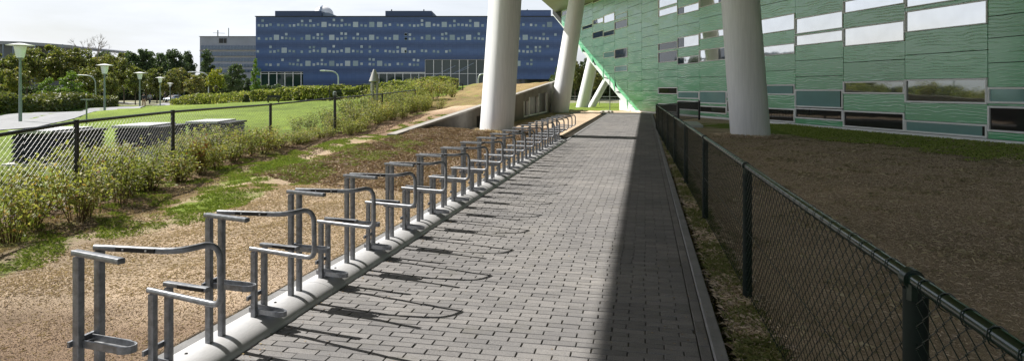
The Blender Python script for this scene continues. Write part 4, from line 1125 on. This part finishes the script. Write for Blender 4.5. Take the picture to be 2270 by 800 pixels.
crumbs('soil_crumbs', 70000, -.2, 20, .9, 11, lambda u,v,r_: (nz(u,v,1.7,4)+.4*r_.normal(size=len(u)) > .1), .006, M_crumb, 34, 'dark crumbly soil showing through the withered grass behind the green fence')
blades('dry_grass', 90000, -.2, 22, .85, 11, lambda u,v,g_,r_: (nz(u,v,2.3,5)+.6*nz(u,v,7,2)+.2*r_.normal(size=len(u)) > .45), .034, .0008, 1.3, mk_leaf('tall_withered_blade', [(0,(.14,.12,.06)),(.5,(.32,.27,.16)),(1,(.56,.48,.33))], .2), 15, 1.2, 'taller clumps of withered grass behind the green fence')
# fallen leaves and crumbs on the paving
mb = MB(); rr_ = random.Random(5)
for _ in range(420):
    u_ = 2.5+18*rr_.random()**1.5; v_ = rr_.choice([rr_.uniform(-2.3,.3), rr_.uniform(.1,.45), rr_.uniform(-2.32,-2.2)]); x, y, z = W(u_, v_, .0165 if v_ < .38 else .037); s = rr_.uniform(.004,.011)
    a = rr_.uniform(0,6.28); pts = [(x+s*math.cos(a+q)*rr_.uniform(.6,1.2), y+s*math.sin(a+q)*rr_.uniform(.6,1.2), z+rr_.uniform(0,.003)) for q in (0,1.6,3.1,4.7)]; mb.poly(pts)
o = mb.build('leaf_litter', mk_leaf('litter', [(0,(.10,.06,.03)),(.6,(.25,.16,.07)),(1,(.35,.28,.12))], .1)); tag(o, 'scattered dry leaf crumbs on the paving', 'leaf litter', None, 'stuff')

# ------------------------------------------------------------------ park path and roads
def ribbon(name, pts, mat, lift=.05, N=60, wseg=4):
    """pts: list of (xl,yl,xr,yr)"""
    P = np.array(pts, float); t = np.linspace(0, len(P)-1, N); Q = np.stack([np.interp(t, range(len(P)), P[:,i]) for i in range(4)], 1)
    V = []; Fa = []
    for q in Q:
        for k in range(wseg+1):
            s = k/wseg; x = q[0]+(q[2]-q[0])*s; y = q[1]+(q[3]-q[1])*s; V.append((x, y, T(x, y)+lift))
    for i in range(N-1):
        for k in range(wseg): a = i*(wseg+1)+k; Fa.append((a, a+1, a+wseg+2, a+wseg+1))
    o = link(name, np_mesh(name, V, Fa), mat); return struct(o)
ribbon('park_path', [(lp(Y)-2.8, Y, lp(Y)+1.7, Y) for Y in (10,20,30,40,50,60,70,80,90,100,110,120,128)], M_asphalt, .03)
ribbon('road', [(-200,114,-200,119),(-100,114,-100,119),(-62,116,-62,121),(-40,118,-40,122)], M_asphalt, .09, 60)
ribbon('road', [(-200,140,-200,146),(-80,140,-80,146),(-40,150,-40,156),(0,155,0,160)], M_asphalt, .12, 60)

# ------------------------------------------------------------------ park lamps
def park_lamp():
    e = empty('park_lamp', (0,0,0), 0, 'x', 'lamp', 'park lamps along the left path')
    mb = MB(); mb.tube([(0,0,-.2),(0,0,1.0),(0,0,3.28)], .062, 12, [1.25,1.25,.8]); o = mb.build('pole', M_lamp_pole, e); auto_smooth(o)
    mb = MB(); mb.lathe((0,0,3.26), [(0,0),(.15,0),(.19,.10),(.27,.58),(.24,.60)], 20); o = mb.build('diffuser', M_opal, e); auto_smooth(o)
    mb = MB(); mb.lathe((0,0,3.87), [(0,0),(.58,0),(.60,.025),(.35,.07),(.1,.12),(0,.13)], 28); o = mb.build('hat', M_white, e); auto_smooth(o)
    mb = MB(); mb.lathe((0,0,3.2), [(.07,0),(.15,.03),(.15,.055),(.0,.055)], 14); mb.build('collar', M_lamp_pole, e)
    return e
pl = park_lamp()
labs = ['nearest park lamp, cut by nothing, at the left edge of the photo','second nearest park lamp, right of the curved street lamp','third park lamp counted from the left edge','fourth park lamp counted from the left edge','fifth park lamp counted from the left edge','sixth park lamp, small, counted from the left edge','seventh park lamp, small, counted from the left edge','lone small park lamp left of the slim bright tree']
labs[0] = 'nearest park lamp, tallest in the photo, in front of the long hedge'
for k_, (px, Z) in enumerate([(45,31.5),(232,48.5),(310,66),(355,84),(377,104),(395,122),(408,126),(556,128)]):
    o = pl if k_ == 0 else copy_tree(pl)
    x = (px-CX)/F*Z; tops = [96,142,160,171,184,189,190,187][k_]; zt = HC+(200-tops)/F*Z; zb = T(x, Z); o.location = (x, Z, zb); s = (zt-zb)/4.0; o.scale = (1 if s > .9 else s, 1 if s > .9 else s, s); o['label'] = labs[k_]
def arch_lamp(px, ytop, ybend, ybase, Z, arm_px, label, sgn=-1):
    x, y, zt = PX(px, ytop, Z); zb = T(x, y); zc = PX(px, ybend, Z)[2]; a = arm_px/F*Z
    e = empty('street_lamp', (x, y, zb), 0, label, 'street lamp'); zt -= zb; zc -= zb
    pts = [(0,0,-.2),(0,0,zc)]+arc((0,0,zc),(0,0,zt-.15),(sgn*a*.45,0,zt-.05),7)+[(sgn*a*.85,0,zt)]
    mb = MB(); mb.tube(pts, .075, 8, [1.2]+[1]*(len(pts)-1), up=(0,1,0)); o = mb.build('pole', simple('galvanised_pole', (.5,.52,.52), .4, .3), e); auto_smooth(o, 60)
    mb = MB(); mb.sweep([(sgn*a*.82,0,zt-.03),(sgn*a*.9,0,zt),(sgn*a*1.12,0,zt-.01)], rrect(.34,.17,.06), up=(0,0,1), scl=[.5,1,.7]); o = mb.build('lamp_head', M_white, e); auto_smooth(o)
arch_lamp(212,167,190,226,86,42,'curved street lamp arching left between the two nearest park lamps')
arch_lamp(750,157,175,200,75,36,'curved street lamp in front of the blue building, arching left')
arch_lamp(1060,164,180,200,75,-16,'street lamp partly hidden left of the thick white column')
arch_lamp(462,160,176,212,100,40,'curved street lamp half hidden in the trees by the yellow green tree')

# ------------------------------------------------------------------ cone topped vent and louvred vent boxes
x, y, _ = PX(830,0,30.0); zb = T(x, y); cv = empty('cone_vent', (x,y,zb), 0, 'grey metal vent with a conical cap on two pipes behind the black fence', 'vent')
zt = HC+(200-154)/F*30-zb; zc = HC+(200-182)/F*30-zb
M_gal = simple('dull_zinc', (.34,.33,.31), .5, .4, .15, 5)
mb = MB(); mb.tube([(-.09,0,-.1),(-.09,0,zc+.05)], .085, 12); o = mb.build('pipe', M_gal, cv); auto_smooth(o)
mb = MB(); mb.tube([(.12,.05,-.1),(.12,.05,zc+.05)], .06, 12); o = mb.build('pipe', M_gal, cv); auto_smooth(o)
mb = MB(); mb.lathe((0,0,0), [(0,zc),(.20,zc),(.255,zc+.03),(.24,zc+.08),(.07,zt-.05),(.05,zt),(0,zt)], 20); o = mb.build('cone_cap', M_gal, cv); auto_smooth(o, 30)
M_louv = simple('black_louvre', (.022,.023,.024), .5)
def vent_box(pxl, ytop, Z, label):
    x, y, zt = PX(pxl, ytop, Z); zb = T(x+.6, y+.8)-.04; h = zt-zb; wl, wx, L = .76, .27, 1.4; wd = wl+wx
    e = empty('louvred_vent_box', (x, y, zb), R(6), label, 'vent box', 'louvred vent boxes on the lawn')
    mb = MB(); mb.box(.06, wd-.06, .06, L-.06, .0, h-.07); mb.build('body', M_darkgap, e)
    n = 6; hh = (h-.20)/n
    for k_ in range(n):
        z0 = .12+hh*k_; mb = MB(); o_ = .035
        x0, x1, y0, y1 = 0, wd, 0, L
        # sloped blade ring: outer lower edge, inner upper edge
        q = [(x0,y0,z0),(x1,y0,z0),(x1,y1,z0),(x0,y1,z0)]; p = [(x0+o_,y0+o_,z0+hh*.8),(x1-o_,y0+o_,z0+hh*.8),(x1-o_,y1-o_,z0+hh*.8),(x0+o_,y1-o_,z0+hh*.8)]
        mb.hexa([q[0],q[1],q[2],q[3],p[0],p[1],p[2],p[3]]); mb.build('louvre', M_louv, e)
    mb = MB(); mb.box(-.03, wl, -.03, L+.03, h-.06, h); o = mb.build('lid', M_lid, e); bevel(o, .008)
    mb = MB(); mb.box(wl+.002, wd+.03, -.02, L+.02, h-.085, h-.035); o = mb.build('hood', M_louv, e)
    mb = MB(); mb.box(-.10, wd+.10, -.10, L+.10, -.1, .10); mb.build('plinth', M_plinth, e)
M_lid = simple('pale_lid', (.50,.51,.52), .5); M_plinth = simple('white_plinth', (.6,.59,.56), .8)
vent_box(23, 290, 12.2, 'louvred black vent box with pale lid, leftmost on the lawn')
vent_box(252, 278.5, 14.2, 'louvred black vent box between the leftmost and the rightmost one')
vent_box(414, 269.5, 16.2, 'louvred black vent box with pale lid, rightmost on the lawn')

# small post on the lawn edge by the park path
x, y, z = PX(192,285,26.0); mb = MB(); mb.tube([(0,0,-.1),(0,0,1.0)], .03, 8); mb.box(-.18,.22,-.12,.12,1.0,1.04); o = mb.build('marker_post', M_lamp_pole); o.location = (x, y, T(x,y)); tag(o, 'thin grey post with a small flat plate beside the park path', 'post')
# white rail in front of the blue building
e = empty('low_rail', PX(400,220,80), 0, 'long thin white rail running below the blue building', 'railing'); pts = [PX(400,216,80), PX(560,207,74), PX(680,198.5,70), PX(770,193,68)]
mb = MB(); mb.tube(pts, .07, 6); o = mb.build('rail', M_white, e); o.location = -Vector(e.location)
for t_i in np.linspace(0, 1, 14):
    q = t_i*3; i_ = min(2, int(q)); f_ = q-i_; a = Vector(pts[i_]).lerp(Vector(pts[i_+1]), f_); mb = MB(); mb.tube([(a.x,a.y,a.z-1.2),(a.x,a.y,a.z)], .05, 6); o = mb.build('post', M_black, e); o.location = -Vector(e.location)
# litter bin / bench by the far hedge
x, y, _ = PX(606,0,42); e = empty('park_bench', (x,y,T(x,y)), R(8), 'dark bench in front of the low hedge behind the lawn', 'bench'); e.scale = (.5,.6,.55)
for nm, bx_ in (('seat',(-.8,.8,-.2,.2,.42,.46)),('backrest',(-.8,.8,.2,.24,.55,.85)),('leg',(-.7,-.62,-.2,.24,-.05,.42)),('leg',(.62,.7,-.2,.24,-.05,.42))):
    mb = MB(); mb.box(*bx_); mb.build(nm, M_black, e)
for nm, zz in (('support',-.66),('support',.66)):
    mb = MB(); mb.box(zz-.03, zz+.03, .205, .235, .4, .6); mb.build(nm, M_black, e)

# ------------------------------------------------------------------ walkers
def walker(px, Z, rz, top, leg, skin_c, label, s=1.0, phase=1):
    x = (px-CX)/F*Z; e = empty('person', (x, Z, T(x, Z)+.06), rz, label, 'person', None); e.scale = (s,s,s)
    def skin(name, V, E, Rr, mat, parent, root=0):
        me = bpy.data.meshes.new(name); me.from_pydata(V, E, []); me.update(); o = link(name, me, mat, parent)
        md = o.modifiers.new('skin', 'SKIN'); md.use_smooth_shade = True
        for i_, r_ in enumerate(Rr): me.skin_vertices[0].data[i_].radius = (r_, r_) if not isinstance(r_, tuple) else r_
        me.skin_vertices[0].data[root].use_root = True
        ss = o.modifiers.new('sub', 'SUBSURF'); ss.levels = 1; ss.render_levels = 2; return o
    p = phase*.26
    V = [(0,0,.92),(0,0,1.15),(0,0,1.38),(0,0,1.50),(0,0,1.60),(0,-.01,1.68),
         (.09,0,.88),(.10,p*.5,.50),(.10,p-.03,.09),(.10,p+.12,.04),(-.09,0,.88),(-.10,-p*.35,.50),(-.10,-p-.06,.12),(-.10,-p+.08,.04),
         (.18,0,1.38),(.23,-p*.4,1.12),(.22,-p*.7,.86),(.22,-p*.75,.78),(-.18,0,1.38),(-.23,p*.4,1.12),(-.22,p*.7,.86),(-.22,p*.75,.78)]
    E = [(0,1),(1,2),(2,3),(3,4),(4,5),(0,6),(6,7),(7,8),(8,9),(0,10),(10,11),(11,12),(12,13),(2,14),(14,15),(15,16),(16,17),(2,18),(18,19),(19,20),(20,21)]
    Rr = [.12,.12,.13,.055,.095,.085,.085,.06,.045,.035,.085,.06,.045,.035,.055,.045,.035,.03,.055,.045,.035,.03]
    body = skin('body', V, E, Rr, skin_c, e)
    Vt = [(0,0,.98),(.09,0,.88),(.10,p*.5,.50),(.10,p-.03,.12),(-.09,0,.88),(-.10,-p*.35,.50),(-.10,-p-.06,.14)]
    skin('trousers', Vt, [(0,1),(1,2),(2,3),(0,4),(4,5),(5,6)], [.14,.10,.078,.062,.10,.078,.062], leg, e)
    Vj = [(0,0,.90),(0,0,1.15),(0,0,1.38),(0,0,1.47),(.18,0,1.38),(.23,-p*.4,1.12),(.22,-p*.7,.88),(-.18,0,1.38),(-.23,p*.4,1.12),(-.22,p*.7,.88)]
    skin('jacket', Vj, [(0,1),(1,2),(2,3),(2,4),(4,5),(5,6),(2,7),(7,8),(8,9)], [.145,.14,.15,.07,.075,.06,.05,.075,.06,.05], top, e)
    mb = MB(); mb.lathe((0,-.01,1.63), [(.10,-.03),(.105,.03),(.09,.09),(.05,.125),(0,.13)], 14); mb.build('hair', M_rubber, e)
M_skin = simple('skin_tone', (.45,.28,.2), .6)
walker(319, 78, R(20), simple('dark_jacket', (.02,.022,.03), .8), simple('tan_trousers', (.25,.15,.08), .8), M_skin, 'person in a dark top and brownish trousers walking on the park path')
walker(332, 92, R(10), simple('grey_coat', (.35,.36,.38), .8), simple('blue_trousers', (.06,.07,.1), .8), M_skin, 'person in a pale grey top farther along the park path', phase=-1)
walker(366, 100, R(-10), simple('black_coat', (.02,.02,.02), .8), simple('black_trousers', (.02,.02,.025), .8), M_skin, 'person in black walking at the far end of the park path')

# ------------------------------------------------------------------ parked cars beyond the park
def car(px, Z, rz, col, label, s=1.0):
    x = (px-CX)/F*Z; e = empty('parked_car', (x, Z, T(x,Z)+.1), rz, label, 'car')
    prof_ = [(-2.1,.35),(-2.15,.7),(-1.9,.88),(-1.2,.95),(-.7,1.40),(.7,1.45),(1.4,1.0),(2.1,.9),(2.2,.55),(2.1,.3)]
    mb = MB(); n = len(prof_)
    ins = [0,0,0,0,.13,.13,0,0,0,0]
    for sg in (-1, 1): mb.v += [(a, sg*(.88-ins[i_]), b) for i_, (a, b) in enumerate(prof_)]
    mb.f = [tuple(range(n)), tuple(reversed(range(n, 2*n)))]+[(j, j+n, (j+1)%n+n, (j+1)%n) for j in range(n)]
    o = mb.build('body', col, e); bevel(o, .06, 3)
    for sg in (-1, 1):
        mb = MB(); mb.v = [(-1.0,sg*.875,.98),(1.25,sg*.875,1.0),(.65,sg*.775,1.36),(-.62,sg*.775,1.33)]; mb.f = [(0,1,2,3)]; mb.v += [(a, b+sg*.02, c_) for a, b, c_ in mb.v]; mb.f += [(7,6,5,4),(0,4,5,1),(1,5,6,2),(2,6,7,3),(3,7,4,0)]; mb.build('side_window', G_dark, e)
        for xx in (-1.35, 1.35):
            mb = MB(); mb.tube([(xx,sg*.72,.32),(xx,sg*.90,.32)], .32, 18); w_ = mb.build('wheel', M_rubber, e); mb = MB(); mb.tube([(xx,sg*.88,.32),(xx,sg*.915,.32)], .19, 12); mb.build('rim', M_gal, w_)
        mb = MB(); mb.box(-2.17,-2.10,sg*.6-.15,sg*.6+.15,.62,.78); mb.build('headlight', M_opal, e)
    mb = MB(); mb.v = [(-1.22,-.75,.975),(-1.22,.75,.975),(-.73,.68,1.40),(-.73,-.68,1.40)]; mb.f = [(0,1,2,3)]; mb.v += [(a-.03,b,c_+.02) for a, b, c_ in mb.v]; mb.f += [(7,6,5,4)]; mb.build('windscreen', G_dark, e)
car(388, 128, R(70), simple('pale_blue_paint', (.45,.52,.62), .3, .3), 'pale blue car at the far end of the park path')
car(120, 143, R(4), simple('dark_blue_paint', (.03,.04,.08), .3, .3), 'dark car parked beyond the park trees, left of the others')
car(285, 143, R(4), simple('silver_paint', (.5,.5,.52), .3, .4), 'silver car parked beyond the park trees under the dark clump')

# ------------------------------------------------------------------ loose bits at the path's end
mb = MB()
for k_ in range(9):
    a = 6.28*k_/9; rr_2 = .35*(k_ % 3+1)/3; mb.lathe((rr_2*math.cos(a), rr_2*math.sin(a), 0), [(.0,.16),(.12,.13),(.17,.05),(.15,-.05)], 7)
o = mb.build('stones', simple('pale_stone', (.45,.43,.38), .8)); o.location = (*PX(1345,0,43.5)[:2], .0); tag(o, 'small heap of pale stones at the far left corner of the paving', 'stones', None, 'stuff')
x, y, _ = PX(1352,0,47); mb = MB(); mb.tube([(0,0,-.1),(0,0,2.6)], .03, 8); o = mb.build('thin_pole', M_lamp_pole); o.location = (x,y,0); tag(o, 'thin upright grey pole on the grass beyond the end of the paving', 'pole')
e = empty('wire_fence', (*PX(1280,0,60)[:2],0), 0, 'low thin wire fence across the grass behind the slanted columns', 'fence')
p0 = Vector(PX(1262,0,66)); p1 = Vector(PX(1400,0,62)); p0.z = p1.z = 0
for k_ in range(7):
    a = p0.lerp(p1, k_/6); mb = MB(); mb.tube([(a.x,a.y,-.1),(a.x,a.y,.9)], .03, 6); o = mb.build('post', M_lamp_pole, e); o.location = -Vector(e.location)
mb = MB()
for zz in (.3,.6,.88): mb.tube([(p0.x,p0.y,zz),(p1.x,p1.y,zz)], .012, 4)
o = mb.build('wires', M_lamp_pole, e); o.location = -Vector(e.location)

# ------------------------------------------------------------------ sky, sun, camera
S_ = Vector((-.865,.356,1.0)).normalized()
el = math.asin(S_.z); az = math.atan2(S_.x, S_.y)
w = bpy.data.worlds.new('World'); sc.world = w; w.use_nodes = True; nt = w.node_tree; N_ = nt.nodes; L_ = nt.links
bg = N_['Background']; sky = N_.new('ShaderNodeTexSky'); sky.sky_type = 'NISHITA'; sky.sun_disc = False; sky.sun_elevation = el; sky.sun_rotation = az
sky.dust_density = 2.5; sky.air_density = 1.0; sky.ozone_density = 1.0
tc = N_.new('ShaderNodeTexCoord'); mp = N_.new('ShaderNodeMapping'); mp.inputs['Scale'].default_value = (1,1,4.5); L_.new(tc.outputs['Generated'], mp.inputs[0])
nn = N_.new('ShaderNodeTexNoise'); nn.inputs['Scale'].default_value = 2.2; nn.inputs['Detail'].default_value = 7; nn.inputs['Roughness'].default_value = .58; nn.inputs['Distortion'].default_value = .4; L_.new(mp.outputs[0], nn.inputs['Vector'])
rp = N_.new('ShaderNodeValToRGB'); rp.color_ramp.elements[0].position = .30; rp.color_ramp.elements[1].position = .62; rp.color_ramp.elements[0].color = (.45,.45,.45,1); rp.color_ramp.elements[1].color = (.96,.96,.96,1); L_.new(nn.outputs['Fac'], rp.inputs[0])
# less cloud towards the zenith
sz = N_.new('ShaderNodeSeparateXYZ'); L_.new(tc.outputs['Generated'], sz.inputs[0]); mr = N_.new('ShaderNodeMapRange'); mr.inputs['From Min'].default_value = .12; mr.inputs['From Max'].default_value = .5; mr.inputs['To Min'].default_value = 1; mr.inputs['To Max'].default_value = .08; L_.new(sz.outputs['Z'], mr.inputs[0])
mu = N_.new('ShaderNodeMath'); mu.operation = 'MULTIPLY'; L_.new(rp.outputs[0], mu.inputs[0]); L_.new(mr.outputs[0], mu.inputs[1])
mx = N_.new('ShaderNodeMix'); mx.data_type = 'RGBA'; L_.new(mu.outputs[0], mx.inputs[0]); L_.new(sky.outputs[0], mx.inputs[6]); mx.inputs[7].default_value = (9.9,10.3,11.0,1)
L_.new(mx.outputs[2], bg.inputs['Color']); bg.inputs['Strength'].default_value = .06
sl = bpy.data.lights.new('sun', 'SUN'); sl.energy = 5.0; sl.angle = R(.45); sl.color = (1,.96,.905); so = bpy.data.objects.new('sun', sl); COL.objects.link(so); so.rotation_euler = S_.to_track_quat('Z','Y').to_euler()
cd = bpy.data.cameras.new('camera'); cam = bpy.data.objects.new('camera', cd); COL.objects.link(cam); cam.location = (0,0,HC); cam.rotation_euler = (R(90),0,0)
cd.sensor_width = 36; cd.lens = 36*F/2270; cd.shift_y = -(400-HY)/2270; cd.clip_end = 4000; cd.clip_start = .05
sc.camera = cam
sc.view_settings.view_transform = 'Standard'; sc.view_settings.look = 'None'; sc.view_settings.gamma = 1; sc.view_settings.exposure = 0.78
sc.render.resolution_x = 1024; sc.render.resolution_y = 360
